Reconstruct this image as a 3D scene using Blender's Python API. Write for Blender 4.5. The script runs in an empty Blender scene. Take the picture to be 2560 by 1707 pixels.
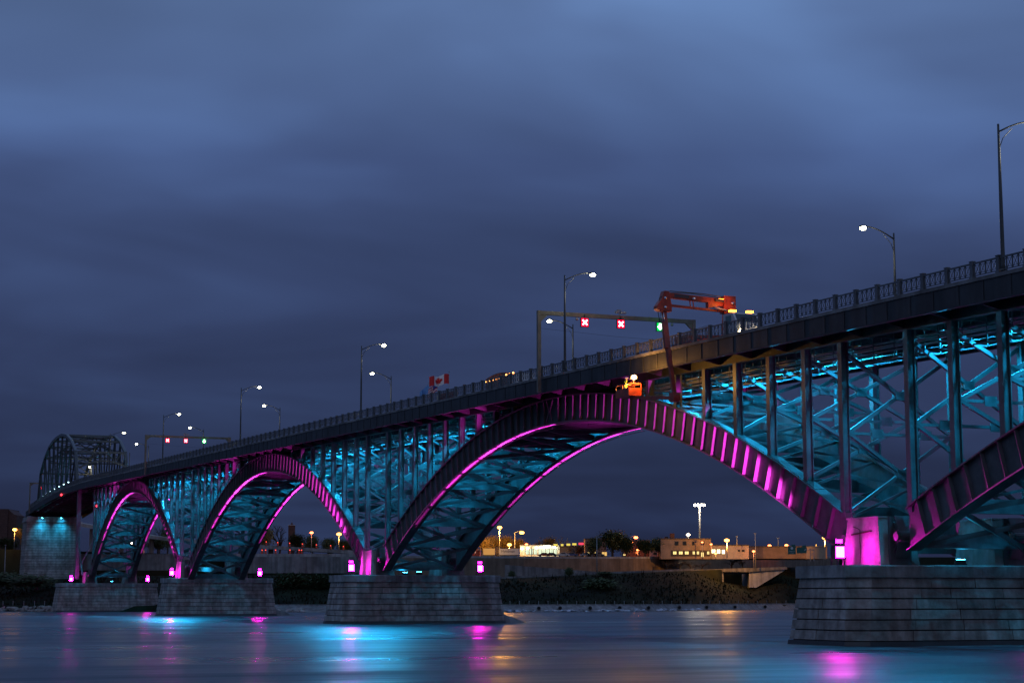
import bpy, math, random
from mathutils import Vector, Matrix
random.seed(7)
R = math.radians
scn = bpy.context.scene
COL = scn.collection

# ------------------------------------------------------------------ camera, sky, sun, exposure
CAM = Vector((125.588, -80.431, 3.5)); YAW = R(158.380); PITCH = R(7.772); FPX = 4700.0
cam_d = bpy.data.cameras.new('camera'); cam = bpy.data.objects.new('camera', cam_d); COL.objects.link(cam)
cam_d.sensor_width = 36.0; cam_d.lens = 36.0 * FPX / 2560.0; cam_d.clip_start = 0.5; cam_d.clip_end = 20000
cam.location = CAM; cam.rotation_euler = (math.pi / 2 + PITCH, 0, YAW - math.pi / 2)
scn.camera = cam
_f = Vector((math.cos(YAW) * math.cos(PITCH), math.sin(YAW) * math.cos(PITCH), math.sin(PITCH)))
_r = Vector((math.sin(YAW), -math.cos(YAW), 0)); _u = _r.cross(_f)
_fh = Vector((math.cos(YAW), math.sin(YAW), 0))
def at(px, py, dist):
    """place on the far shore: sight line through a spot of the photograph, at a ground distance in metres"""
    d = _f + _r * ((px - 1280) / FPX) - _u * ((py - 853.5) / FPX)
    return CAM + d * (dist / d.dot(_fh))

world = bpy.data.worlds.new('World'); scn.world = world; world.use_nodes = True
def build_world():
    nt = world.node_tree; n = nt.nodes; l = nt.links; n.clear()
    out = n.new('ShaderNodeOutputWorld'); bg = n.new('ShaderNodeBackground'); l.new(bg.outputs[0], out.inputs[0])
    tc = n.new('ShaderNodeTexCoord'); sep = n.new('ShaderNodeSeparateXYZ'); l.new(tc.outputs['Generated'], sep.inputs[0])
    # dusk brightness: dark at the horizon, brighter overhead
    grad = n.new('ShaderNodeValToRGB'); l.new(sep.outputs['Z'], grad.inputs[0])
    e = grad.color_ramp.elements
    e[0].position = 0.0; e[0].color = (0.015, 0.024, 0.066, 1)
    e[1].position = 1.0; e[1].color = (0.135, 0.215, 0.44, 1)
    for p, c in ((0.06, (0.020, 0.031, 0.080, 1)), (0.14, (0.034, 0.052, 0.130, 1)), (0.23, (0.056, 0.090, 0.215, 1)),
                 (0.31, (0.115, 0.195, 0.40, 1)), (0.5, (0.13, 0.205, 0.42, 1))):
        x = e.new(p); x.color = c
    # cloud sheet: flat layer seen in perspective
    addz = n.new('ShaderNodeMath'); addz.operation = 'ADD'; addz.inputs[1].default_value = 0.16; l.new(sep.outputs['Z'], addz.inputs[0])
    div = n.new('ShaderNodeVectorMath'); div.operation = 'DIVIDE'
    comb = n.new('ShaderNodeCombineXYZ')
    for i in range(3): l.new(addz.outputs[0], comb.inputs[i])
    l.new(tc.outputs['Generated'], div.inputs[0]); l.new(comb.outputs[0], div.inputs[1])
    mp = n.new('ShaderNodeMapping'); mp.inputs['Rotation'].default_value = (0, 0, R(-20)); mp.inputs['Scale'].default_value = (1.0, 0.75, 1)
    mp.inputs['Location'].default_value = (0.35, 1.9, 0)
    l.new(div.outputs[0], mp.inputs[0])
    n1 = n.new('ShaderNodeTexNoise'); n1.inputs['Scale'].default_value = 1.55; n1.inputs['Detail'].default_value = 3.5; n1.inputs['Roughness'].default_value = 0.5
    n1.inputs['Distortion'].default_value = 0.35
    l.new(mp.outputs[0], n1.inputs['Vector'])
    ramp = n.new('ShaderNodeValToRGB'); l.new(n1.outputs['Fac'], ramp.inputs[0])
    r = ramp.color_ramp.elements
    r[0].position = 0.30; r[0].color = (0.70, 0.68, 0.69, 1); r[1].position = 0.72; r[1].color = (1.42, 1.52, 1.5, 1)
    x = r.new(0.5); x.color = (0.98, 0.98, 0.99, 1)
    mul = n.new('ShaderNodeMix'); mul.data_type = 'RGBA'; mul.blend_type = 'MULTIPLY'; mul.inputs[0].default_value = 1
    l.new(grad.outputs[0], mul.inputs[6]); l.new(ramp.outputs[0], mul.inputs[7])
    sky = n.new('ShaderNodeTexSky'); sky.sky_type = 'NISHITA'; sky.sun_disc = False
    sky.sun_elevation = R(1.0); sky.sun_rotation = R(60); sky.air_density = 1.0; sky.dust_density = 0.3; sky.ozone_density = 3.0
    sc = n.new('ShaderNodeMix'); sc.data_type = 'RGBA'; sc.blend_type = 'ADD'; sc.inputs[0].default_value = 0.004
    l.new(mul.outputs[2], sc.inputs[6]); l.new(sky.outputs[0], sc.inputs[7])
    l.new(sc.outputs[2], bg.inputs[0]); bg.inputs[1].default_value = 0.95
build_world()

# last glow of the western sky behind the photographer, through thick cloud
sun_d = bpy.data.lights.new('sun', 'SUN'); sun_d.energy = 0.11; sun_d.angle = R(60); sun_d.color = (1.0, 0.93, 0.92)
sun = bpy.data.objects.new('sun', sun_d); COL.objects.link(sun); sun.location = (60, -60, 80)
sun.rotation_euler = Vector((-0.88, 0.30, -0.42)).to_track_quat('-Z', 'Y').to_euler()

scn.view_settings.view_transform = 'Standard'; scn.view_settings.look = 'None'
scn.view_settings.exposure = 0.0; scn.view_settings.gamma = 1.0; scn.view_settings.use_curve_mapping = False
cy = scn.cycles
cy.use_denoising = True; cy.max_bounces = 5; cy.diffuse_bounces = 2; cy.glossy_bounces = 3
cy.transmission_bounces = 2; cy.sample_clamp_indirect = 4.0; cy.sample_clamp_direct = 0; cy.caustics_reflective = False; cy.caustics_refractive = False

# ------------------------------------------------------------------ materials
MATS = {}
def mat(name, col, rough=0.6, metal=0.0, var=0.0, vscale=1.0, bump=0.0, bscale=8.0, col2=None, stain=0.0, spec=0.5, tint=0.0):
    if name in MATS: return MATS[name]
    m = bpy.data.materials.new(name); m.use_nodes = True; MATS[name] = m
    nt = m.node_tree; n = nt.nodes; l = nt.links
    b = n['Principled BSDF']; b.inputs['Base Color'].default_value = (*col, 1); b.inputs['Roughness'].default_value = rough
    b.inputs['Metallic'].default_value = metal; b.inputs['Specular IOR Level'].default_value = spec
    if var or bump or stain:
        tc = n.new('ShaderNodeTexCoord')
    if var:
        no = n.new('ShaderNodeTexNoise'); no.inputs['Scale'].default_value = vscale; no.inputs['Detail'].default_value = 6; no.inputs['Roughness'].default_value = 0.65
        l.new(tc.outputs['Object'], no.inputs['Vector'])
        rp = n.new('ShaderNodeValToRGB'); l.new(no.outputs['Fac'], rp.inputs[0])
        c2 = col2 or tuple(c * (1 - var) for c in col)
        rp.color_ramp.elements[0].position = 0.35; rp.color_ramp.elements[0].color = (*c2, 1)
        rp.color_ramp.elements[1].position = 0.65; rp.color_ramp.elements[1].color = (*[min(1, c * (1 + var * 0.5)) for c in col], 1)
        src = rp.outputs[0]
        if stain:   # vertical run-off streaks
            mp = n.new('ShaderNodeMapping'); mp.inputs['Scale'].default_value = (0.9, 0.9, 0.09); l.new(tc.outputs['Object'], mp.inputs[0])
            ns = n.new('ShaderNodeTexNoise'); ns.inputs['Scale'].default_value = 1.0; ns.inputs['Detail'].default_value = 5; l.new(mp.outputs[0], ns.inputs['Vector'])
            r2 = n.new('ShaderNodeValToRGB'); l.new(ns.outputs['Fac'], r2.inputs[0])
            r2.color_ramp.elements[0].position = 0.40; r2.color_ramp.elements[0].color = (1 - stain, 1 - stain * 1.05, 1 - stain * 1.1, 1)
            r2.color_ramp.elements[1].position = 0.60; r2.color_ramp.elements[1].color = (1, 1, 1, 1)
            mx = n.new('ShaderNodeMix'); mx.data_type = 'RGBA'; mx.blend_type = 'MULTIPLY'; mx.inputs[0].default_value = 1
            l.new(src, mx.inputs[6]); l.new(r2.outputs[0], mx.inputs[7]); src = mx.outputs[2]
        if tint:   # each piece weathered a little differently
            oi = n.new('ShaderNodeObjectInfo'); mr = n.new('ShaderNodeMapRange'); l.new(oi.outputs['Random'], mr.inputs[0]); mr.inputs[3].default_value = 1 - tint; mr.inputs[4].default_value = 1 + tint
            mt = n.new('ShaderNodeMix'); mt.data_type = 'RGBA'; mt.blend_type = 'MULTIPLY'; mt.inputs[0].default_value = 1; l.new(src, mt.inputs[6]); l.new(mr.outputs[0], mt.inputs[7]); src = mt.outputs[2]
        l.new(src, b.inputs['Base Color'])
    if bump:
        nb = n.new('ShaderNodeTexNoise'); nb.inputs['Scale'].default_value = bscale; nb.inputs['Detail'].default_value = 5
        l.new(tc.outputs['Object'], nb.inputs['Vector'])
        bp = n.new('ShaderNodeBump'); bp.inputs['Strength'].default_value = bump; bp.inputs['Distance'].default_value = 0.05
        l.new(nb.outputs['Fac'], bp.inputs['Height']); l.new(bp.outputs[0], b.inputs['Normal'])
    return m
def glow(name, col, strength, sample=False):
    if name in MATS: return MATS[name]
    m = bpy.data.materials.new(name); m.use_nodes = True; MATS[name] = m
    n = m.node_tree.nodes; n.clear(); o = n.new('ShaderNodeOutputMaterial'); e = n.new('ShaderNodeEmission')
    e.inputs[0].default_value = (*col, 1); e.inputs[1].default_value = strength; m.node_tree.links.new(e.outputs[0], o.inputs[0])
    m.cycles.emission_sampling = 'AUTO' if sample else 'NONE'
    return m

steel = mat('green_grey_steel_paint', (0.10, 0.115, 0.12), 0.45, 0.0, 0.35, 0.9, 0.15, 14.0, stain=0.25)
steel_rib = mat('rib_steel_paint', (0.085, 0.088, 0.092), 0.5, 0.0, 0.4, 0.6, 0.25, 10.0, stain=0.3)
steel_dark = mat('deck_steel', (0.030, 0.032, 0.034), 0.6, 0.0, 0.5, 0.5, 0.15, 9.0, stain=0.45, tint=0.16)
rail_mat = mat('railing_paint', (0.105, 0.11, 0.118), 0.5, 0.0, 0.4, 1.5, tint=0.18)
galv = mat('galvanised_steel', (0.30, 0.31, 0.31), 0.45, 0.3, 0.25, 1.0)
pole_mat = mat('bronze_pole', (0.06, 0.06, 0.055), 0.5, 0.2, 0.3, 0.8)
stone = mat('pier_stone', (0.33, 0.295, 0.265), 0.85, 0.0, 0.42, 0.8, 0.9, 3.5, col2=(0.20, 0.165, 0.145), stain=0.34, tint=0.20)
stone_cope = mat('coping_concrete', (0.30, 0.285, 0.27), 0.85, 0.0, 0.38, 0.7, 0.6, 5.0, stain=0.35, tint=0.12)
joint_dark = mat('dark_mortar', (0.05, 0.047, 0.045), 0.95, 0.0, 0.3, 1.0)  # dark joint colour for the masonry cores and the pedestal crack
wet = mat('wet_stone', (0.025, 0.024, 0.022), 0.35, 0.0, 0.4, 1.0, 0.3, 6.0)
asphalt = mat('asphalt', (0.05, 0.05, 0.052), 0.9, 0.0, 0.3, 2.0)
concrete = mat('concrete', (0.34, 0.33, 0.31), 0.88, 0.0, 0.35, 0.25, 0.2, 3.0, stain=0.3)
concrete_d = mat('dirty_concrete', (0.22, 0.21, 0.20), 0.9, 0.0, 0.4, 0.2, 0.2, 3.0, stain=0.35)
black = mat('black_paint', (0.015, 0.015, 0.016), 0.5)
orange_p = mat('orange_paint', (0.36, 0.042, 0.012), 0.45, 0.0, 0.5, 1.4, 0.1, 12.0, stain=0.3)

MAG = (1.0, 0.045, 0.74); CYAN = (0.012, 0.50, 1.0)

# ------------------------------------------------------------------ mesh helpers
class MB:
    def __init__(s): s.v = []; s.f = []
    def poly(s, pts, faces):
        b = len(s.v); s.v += [tuple(p) for p in pts]; s.f += [tuple(i + b for i in f) for f in faces]; return s
    def hexa(s, p):  # 8 points: bottom ring 0-3, top ring 4-7
        return s.poly(p, [(3, 2, 1, 0), (4, 5, 6, 7), (0, 1, 5, 4), (1, 2, 6, 5), (2, 3, 7, 6), (3, 0, 4, 7)])
    def box(s, a, b):
        x0, y0, z0 = a; x1, y1, z1 = b
        return s.hexa([(x0, y0, z0), (x1, y0, z0), (x1, y1, z0), (x0, y1, z0), (x0, y0, z1), (x1, y0, z1), (x1, y1, z1), (x0, y1, z1)])
    def beam(s, p, q, w, h, up=(0, 0, 1)):
        p = Vector(p); q = Vector(q); d = (q - p).normalized(); u = Vector(up)
        if abs(d.dot(u)) > 0.98: u = Vector((1, 0, 0))
        sd = d.cross(u).normalized() * (w / 2); u2 = sd.cross(d).normalized() * (h / 2)
        return s.hexa([p - sd - u2, p + sd - u2, q + sd - u2, q - sd - u2, p - sd + u2, p + sd + u2, q + sd + u2, q - sd + u2])
    def tube(s, pts, r, n=8, cap=True):
        pts = [Vector(p) for p in pts]; rr = r if isinstance(r, (list, tuple)) else [r] * len(pts)
        base = len(s.v); up = Vector((0, 0, 1))
        for i, p in enumerate(pts):
            d = (pts[min(i + 1, len(pts) - 1)] - pts[max(i - 1, 0)]).normalized()
            u = up if abs(d.dot(up)) < 0.95 else Vector((1, 0, 0))
            a = d.cross(u).normalized(); b = a.cross(d)
            for k in range(n):
                t = 2 * math.pi * k / n; s.v.append(tuple(p + (a * math.cos(t) + b * math.sin(t)) * rr[i]))
        for i in range(len(pts) - 1):
            for k in range(n):
                s.f.append((base + i * n + k, base + i * n + (k + 1) % n, base + (i + 1) * n + (k + 1) % n, base + (i + 1) * n + k))
        if cap:
            s.f.append(tuple(base + k for k in range(n))[::-1]); s.f.append(tuple(base + (len(pts) - 1) * n + k for k in range(n)))
        return s
    def prism(s, prof, off):  # polygon points, extruded by a vector
        n = len(prof); o = Vector(off); b = len(s.v)
        s.v += [tuple(p) for p in prof] + [tuple(Vector(p) + o) for p in prof]
        s.f.append(tuple(b + i for i in range(n))[::-1]); s.f.append(tuple(b + n + i for i in range(n)))
        for i in range(n): s.f.append((b + i, b + (i + 1) % n, b + n + (i + 1) % n, b + n + i))
        return s
    def strip(s, rings):  # list of equal closed rings -> skin with caps
        n = len(rings[0]); b = len(s.v)
        for r in rings: s.v += [tuple(p) for p in r]
        for i in range(len(rings) - 1):
            for k in range(n):
                s.f.append((b + i * n + k, b + i * n + (k + 1) % n, b + (i + 1) * n + (k + 1) % n, b + (i + 1) * n + k))
        s.f.append(tuple(b + k for k in range(n))[::-1]); s.f.append(tuple(b + (len(rings) - 1) * n + k for k in range(n)))
        return s
    def ball(s, c, r, n=8, m=6, sz=1.0):
        c = Vector(c); b = len(s.v)
        for i in range(1, m):
            ph = math.pi * i / m
            for k in range(n):
                t = 2 * math.pi * k / n
                s.v.append((c.x + r * math.sin(ph) * math.cos(t), c.y + r * math.sin(ph) * math.sin(t), c.z + r * sz * math.cos(ph)))
        top = len(s.v); s.v.append((c.x, c.y, c.z + r * sz)); s.v.append((c.x, c.y, c.z - r * sz))
        for i in range(m - 2):
            for k in range(n): s.f.append((b + i * n + k, b + (i + 1) * n + k, b + (i + 1) * n + (k + 1) % n, b + i * n + (k + 1) % n))
        for k in range(n):
            s.f.append((top, b + k, b + (k + 1) % n)); s.f.append((top + 1, b + (m - 2) * n + (k + 1) % n, b + (m - 2) * n + k))
        return s
    def mesh(s, name, m, smooth=False):
        me = bpy.data.meshes.new(name); me.from_pydata(s.v, [], s.f)
        if m: me.materials.append(m)
        if smooth:
            for p in me.polygons: p.use_smooth = True
        me.update(); return me

WLOC = {}
ORD = ['first', 'second', 'third', 'fourth', 'fifth', 'sixth', 'seventh', 'eighth', 'ninth', 'tenth', 'eleventh', 'twelfth', 'thirteenth', 'fourteenth', 'fifteenth']
def tag(o, label=None, cat=None, group=None, kind=None):
    if label: o['label'] = label
    if cat: o['category'] = cat
    if group: o['group'] = group
    if kind: o['kind'] = kind
    return o
def root(name, label, cat, loc=(0, 0, 0), group=None):
    o = bpy.data.objects.new(name, None); COL.objects.link(o); o.location = loc; o.empty_display_size = 0.5
    WLOC[o.name] = Vector(loc); return tag(o, label, cat, group)
def put(name, me, parent=None, loc=None, rot=None, scale=None):
    """link an object; loc is a world position, children are placed relative to their parent"""
    o = bpy.data.objects.new(name, me); COL.objects.link(o)
    w = Vector(loc) if loc is not None else Vector((0, 0, 0))
    WLOC[o.name] = w
    if parent is not None:
        o.parent = parent; o.location = w - WLOC[parent.name]
    else: o.location = w
    if rot is not None: o.rotation_euler = rot
    if scale is not None: o.scale = scale
    return o
def part(name, mb, m, parent=None, smooth=False): return put(name, mb.mesh(name, m, smooth), parent)
def local(name, mb, m, parent, smooth=False):
    """part of a thing built around its own origin"""
    o = bpy.data.objects.new(name, mb.mesh(name, m, smooth)); COL.objects.link(o); o.parent = parent; return o
def copy_tree(o, parent=None):
    c = o.copy(); COL.objects.link(c)
    if parent is not None: c.parent = parent
    for ch in o.children: copy_tree(ch, c)
    return c
def light(name, kind, loc, energy, col, parent=None, target=None, size=0.3, cone=60, blend=0.6, local_pos=False):
    d = bpy.data.lights.new(name, kind); d.energy = energy; d.color = col
    if kind in ('POINT', 'SPOT'): d.shadow_soft_size = size
    if kind == 'SPOT': d.spot_size = R(cone); d.spot_blend = blend
    o = bpy.data.objects.new(name, d); COL.objects.link(o)
    w = Vector(loc)
    if parent is not None:
        o.parent = parent; o.location = w if local_pos else w - WLOC[parent.name]
    else: o.location = w
    if target is not None: o.rotation_euler = (Vector(target) - w).to_track_quat('-Z', 'Y').to_euler()
    return o

# ------------------------------------------------------------------ bridge dimensions (metres, X along the bridge, Y across, Z up from the river)
W = 10.4                       # distance between the two ribs
def crest(x): return 0.0 if x > -360 else -0.00034 * (x + 360) ** 2
def rail_z(x): return 26.95 - 0.0212 * x + crest(x)      # top of the railing
def deck_z(x): return rail_z(x) - 1.18                    # kerb top / sidewalk
def beam_z(x): return rail_z(x) - 3.06 - 0.0008 * min(0, x) * -1 * 0   # underside of the edge girder over the columns
Y0, Y1 = -3.6, 14.1            # deck edges
PIERS = [('A', 0.0, 5.98), ('B', -128.9, 6.70), ('C', -257.5, 7.55), ('D', -379.0, 7.42)]
# arch: right foot, left foot, crown X, extrados crown z, extrados k, intrados crown z, intrados k
ARCHES = [(124.4, 4.5, 64.4, 22.35, 0.00338, 19.5, 0.00346),
          (-4.5, -124.3, -64.8, 25.28, 0.00414, 22.5, 0.00428),
          (-133.3, -252.8, -193.0, 28.02, 0.00492, 25.15, 0.00500),
          (-262.2, -374.4, -318.3, 30.75, 0.00590, 28.1, 0.00612)]

# ------------------------------------------------------------------ river and sky-lit setting
def make_water():
    m = bpy.data.materials.new('river_water'); m.use_nodes = True; nt = m.node_tree; n = nt.nodes; l = nt.links
    b = n['Principled BSDF']; b.inputs['Base Color'].default_value = (0.004, 0.020, 0.040, 1); b.inputs['IOR'].default_value = 1.33
    b.inputs['Specular IOR Level'].default_value = 0.5; b.inputs['Specular Tint'].default_value = (0.30, 0.54, 0.66, 1)
    geo = n.new('ShaderNodeNewGeometry')
    # the current runs along +Y to -Y under the bridge: long soft ridges
    mp = n.new('ShaderNodeMapping'); mp.inputs['Rotation'].default_value = (0, 0, R(-22)); mp.inputs['Scale'].default_value = (0.55, 0.10, 1)
    l.new(geo.outputs['Position'], mp.inputs[0])
    n1 = n.new('ShaderNodeTexNoise'); n1.inputs['Scale'].default_value = 1.0; n1.inputs['Detail'].default_value = 3; n1.inputs['Roughness'].default_value = 0.55
    l.new(mp.outputs[0], n1.inputs['Vector'])
    mp2 = n.new('ShaderNodeMapping'); mp2.inputs['Rotation'].default_value = (0, 0, R(-30)); mp2.inputs['Scale'].default_value = (0.085, 0.018, 1)
    l.new(geo.outputs['Position'], mp2.inputs[0])
    n2 = n.new('ShaderNodeTexNoise'); n2.inputs['Scale'].default_value = 1.0; n2.inputs['Detail'].default_value = 5; n2.inputs['Distortion'].default_value = 0.6
    l.new(mp2.outputs[0], n2.inputs['Vector'])
    rp = n.new('ShaderNodeMapRange'); l.new(n2.outputs['Fac'], rp.inputs[0])
    rp.inputs[1].default_value = 0.35; rp.inputs[2].default_value = 0.68; rp.inputs[3].default_value = 0.24; rp.inputs[4].default_value = 0.48
    l.new(rp.outputs[0], b.inputs['Roughness'])
    bp = n.new('ShaderNodeBump'); bp.inputs['Strength'].default_value = 0.85; bp.inputs['Distance'].default_value = 0.30; l.new(n1.outputs['Fac'], bp.inputs['Height'])
    bp2 = n.new('ShaderNodeBump'); bp2.inputs['Strength'].default_value = 0.5; bp2.inputs['Distance'].default_value = 1.3; l.new(n2.outputs['Fac'], bp2.inputs['Height'])
    l.new(bp.outputs[0], bp2.inputs['Normal']); l.new(bp2.outputs[0], b.inputs['Normal'])
    # aerated wakes downstream of the piers scatter the light that falls on them
    sep = n.new('ShaderNodeSeparateXYZ'); l.new(geo.outputs['Position'], sep.inputs[0])
    def M(op, a, b_=None, c=None):
        q = n.new('ShaderNodeMath'); q.operation = op
        for i, v in enumerate((a, b_, c)):
            if v is None: continue
            if isinstance(v, (int, float)): q.inputs[i].default_value = v
            else: l.new(v, q.inputs[i])
        return q.outputs[0]
    tot = None
    down = M('MAXIMUM', M('MULTIPLY', M('SUBTRACT', sep.outputs['Y'], 8.0), -1.0), 0.0)
    wid = M('MULTIPLY_ADD', down, 0.30, 9.0)
    for _, xp, _z in PIERS:
        dd = M('DIVIDE', M('ABSOLUTE', M('SUBTRACT', M('MULTIPLY_ADD', down, -0.12, xp), sep.outputs['X'])), None)
        dd.node.inputs[1].default_value = 1.0; l.new(wid, dd.node.inputs[1])
        g = M('MAXIMUM', M('SUBTRACT', 1.0, dd), 0.0)
        tot = g if tot is None else M('ADD', tot, g)
    mp3 = n.new('ShaderNodeMapping'); mp3.inputs['Rotation'].default_value = (0, 0, R(-24)); mp3.inputs['Scale'].default_value = (0.22, 0.035, 1); l.new(geo.outputs['Position'], mp3.inputs[0])
    n3 = n.new('ShaderNodeTexNoise'); n3.inputs['Scale'].default_value = 1.0; n3.inputs['Detail'].default_value = 4; n3.inputs['Distortion'].default_value = 0.8; l.new(mp3.outputs[0], n3.inputs['Vector'])
    st = n.new('ShaderNodeMapRange'); l.new(n3.outputs['Fac'], st.inputs[0]); st.inputs[1].default_value = 0.36; st.inputs[2].default_value = 0.66
    fac = M('MINIMUM', M('MULTIPLY', M('MULTIPLY_ADD', tot, 1.0, 0.18), M('MULTIPLY', st.outputs[0], 0.8)), 0.40)
    foam = n.new('ShaderNodeBsdfDiffuse'); foam.inputs[0].default_value = (0.30, 0.33, 0.34, 1)
    mixs = n.new('ShaderNodeMixShader'); l.new(fac, mixs.inputs[0]); l.new(b.outputs[0], mixs.inputs[1]); l.new(foam.outputs[0], mixs.inputs[2])
    l.new(mixs.outputs[0], n['Material Output'].inputs[0])
    mb = MB(); S = 6000
    mb.poly([(-S, -S, 0), (S, -S, 0), (S, S, 0), (-S, S, 0)], [(0, 1, 2, 3)])
    tag(part('river', mb, m), kind='structure')
make_water()

# ------------------------------------------------------------------ piers
def ring(xc, hx, y0, y1, ch, z):
    """pier outline with cut corners (near end y0, far end y1)"""
    return [(xc - hx, y0 + ch, z), (xc - hx + ch * .75, y0, z), (xc + hx - ch * .75, y0, z), (xc + hx, y0 + ch, z),
            (xc + hx, y1 - ch * 1.5, z), (xc + hx - ch * 1.1, y1, z), (xc - hx + ch * 1.1, y1, z), (xc - hx, y1 - ch * 1.5, z)]
def grow(xc, hx, y0, y1, ch, z, g): return ring(xc, hx + g, y0 - g, y1 + g, ch, z)
PIER_LABEL = {'A': 'massive stone bridge pier at the right edge with a lit magenta pedestal',
              'B': 'stone bridge pier left of centre with a sloping ice breaker at its right end',
              'C': 'mid distance stone bridge pier, third from the right, two magenta floodlights on top',
              'D': 'farthest and smallest stone bridge pier in the river, beside the tall lit abutment'}
PIER_ROOT = {}
def build_pier(key, xc, zt):
    t = root('bridge_pier', PIER_LABEL[key], 'pier', (xc, 5, 0), 'stone piers of the arch bridge'); PIER_ROOT[key] = t
    rnd = random.Random(ord(key))
    hx, y0, y1, ch = 4.55, {'A': -5.2, 'B': -5.7, 'C': -4.3, 'D': -8.2}[key], 17.2, 1.5
    copez = zt - 0.93; batter = 0.135
    core = MB(); core.strip([grow(xc, hx, y0, y1, ch, -1.5, batter * (copez + 1.5) - .22), grow(xc, hx, y0, y1, ch, copez - 0.01, -.22)])
    part('core', core, joint_dark, t)
    foot = MB(); foot.strip([grow(xc, hx, y0, y1, ch, -1.5, batter * (copez + 1.5) + .12), grow(xc, hx, y0, y1, ch, 0.34, batter * (copez - .34) + .06)])
    part('wet_footing', foot, wet, t)
    ncourse = max(5, round((copez - 0.36) / 0.78)); hz = (copez - 0.36) / ncourse
    for c in range(ncourse):
        z0 = 0.36 + c * hz + 0.045; z1 = 0.36 + (c + 1) * hz - (0.045 if c < ncourse - 1 else 0.012)
        lo = grow(xc, hx, y0, y1, ch, z0, batter * (copez - z0)); hi = grow(xc, hx, y0, y1, ch, z1, batter * (copez - z1))
        for e in (1, 2, 3, 4, 5):        # faces seen from the river: nose, shoulder, long side, far shoulder, far end
            a0, a1 = Vector(lo[e]), Vector(lo[(e + 1) % 8]); b0, b1 = Vector(hi[e]), Vector(hi[(e + 1) % 8])
            L = (a1 - a0).length; nb = max(1, round(L / 4.2))
            cuts = [0] + sorted(min(.985, max(.015, (k + (rnd.uniform(-.22, .22))) / nb)) for k in range(1, nb)) + [1]
            inw = (a1 - a0).cross(Vector((0, 0, 1))).normalized() * -0.34
            proud = [rnd.uniform(-.035, .035) for _ in cuts]
            for k in range(len(cuts) - 1):
                g = 0.028 / L; s0 = cuts[k] + (g if k else 0); s1 = cuts[k + 1] - (g if k < len(cuts) - 2 else 0)
                o = inw.normalized() * proud[k]
                p = [a0.lerp(a1, s0) + o, a0.lerp(a1, s1) + o, a0.lerp(a1, s1) + inw, a0.lerp(a1, s0) + inw,
                     b0.lerp(b1, s0) + o, b0.lerp(b1, s1) + o, b0.lerp(b1, s1) + inw, b0.lerp(b1, s0) + inw]
                part('stone_block', MB().hexa(p), stone, t)
    # coping: long slabs with a weathered upper edge
    base = ring(xc, hx + .22, y0 - .22, y1 + .22, ch, 0)
    nsl = 6
    ys = [y0 - .22] + [y0 + 2.6 + (y1 - y0 - 5.2) * k / (nsl - 2) for k in range(nsl - 1)] + [y1 + .22]
    def clip(lo, hi):
        """outline between two Y values"""
        def xw(y):
            d0 = (y - (y0 - .22)) / ch; d1 = ((y1 + .22) - y) / (ch * 1.5)
            h = hx + .22
            w0 = h - ch * .75 * (1 - max(0, min(1, d0))); w1 = h - ch * 1.1 * (1 - max(0, min(1, d1)))
            return min(w0, w1)
        stops = sorted({lo, hi, *[q for q in (y0 - .22 + ch, y1 + .22 - ch * 1.5) if lo < q < hi]})
        return [(xc + xw(y), y) for y in stops] + [(xc - xw(y), y) for y in reversed(stops)]
    for k in range(len(ys) - 1):
        o = clip(ys[k] + (.012 if k else 0), ys[k + 1] - (.012 if k < len(ys) - 2 else 0))
        jig = rnd.uniform(-.02, .02)
        def rg(z, g): return [(xc + (x - xc) * (1 - g / hx), y, z) for x, y in o]
        mb = MB(); mb.strip([rg(copez, 0), rg(zt - .10 + jig, 0), rg(zt + jig, .14)])
        part('coping_slab', mb, stone_cope, t)
    # pedestals between the rib feet
    ph = {'A': 9.58, 'B': 10.0, 'C': 10.75, 'D': 10.2}[key]
    for yc, far in ((0.0, 0), (W, 1)):
        mb = MB()
        a, b, h = (2.75, 2.15, 1.75) if key != 'D' else (2.6, 2.2, 1.6)
        mb.hexa([(xc - a, yc - h, zt - .02), (xc + a, yc - h, zt - .02), (xc + a, yc + h, zt - .02), (xc - a, yc + h, zt - .02),
                 (xc - b, yc - h * .86, ph), (xc + b, yc - h * .86, ph), (xc + b, yc + h * .86, ph), (xc - b, yc + h * .86, ph)])
        p = part('pedestal', mb, stone_cope, t)
        cap = MB(); cap.box((xc - b - .08, yc - h * .86 - .08, ph + .003), (xc + b + .08, yc + h * .86 + .08, ph + .13)); part('pedestal_cap', cap, stone_cope, p)
        if key == 'A' and not far:   # crack and iron bar on the near face
            ck = MB(); pts = [(-.15, 0), (-.12, .9), (-.16, 1.5), (-.3, 1.9), (-.34, 2.75), (-.75, 2.9), (-1.5, 3.05)]
            for (u0, v0), (u1, v1) in zip(pts, pts[1:]):
                def P(u, v): return (xc + u * .9, yc - h + h * .14 * v / (ph - zt) - .012, zt + v)
                ck.beam(P(u0, v0), P(u1, v1), .05, .05, (0, 1, 0))
            part('crack', ck, joint_dark, p)
            br = MB(); br.beam((xc - 1.45, yc - h + .12, zt + 2.42), (xc + 1.35, yc - h + .12, zt + 2.62), .10, .10); part('iron_bar', br, mat('rust', (.06, .025, .015), .9), p)
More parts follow.
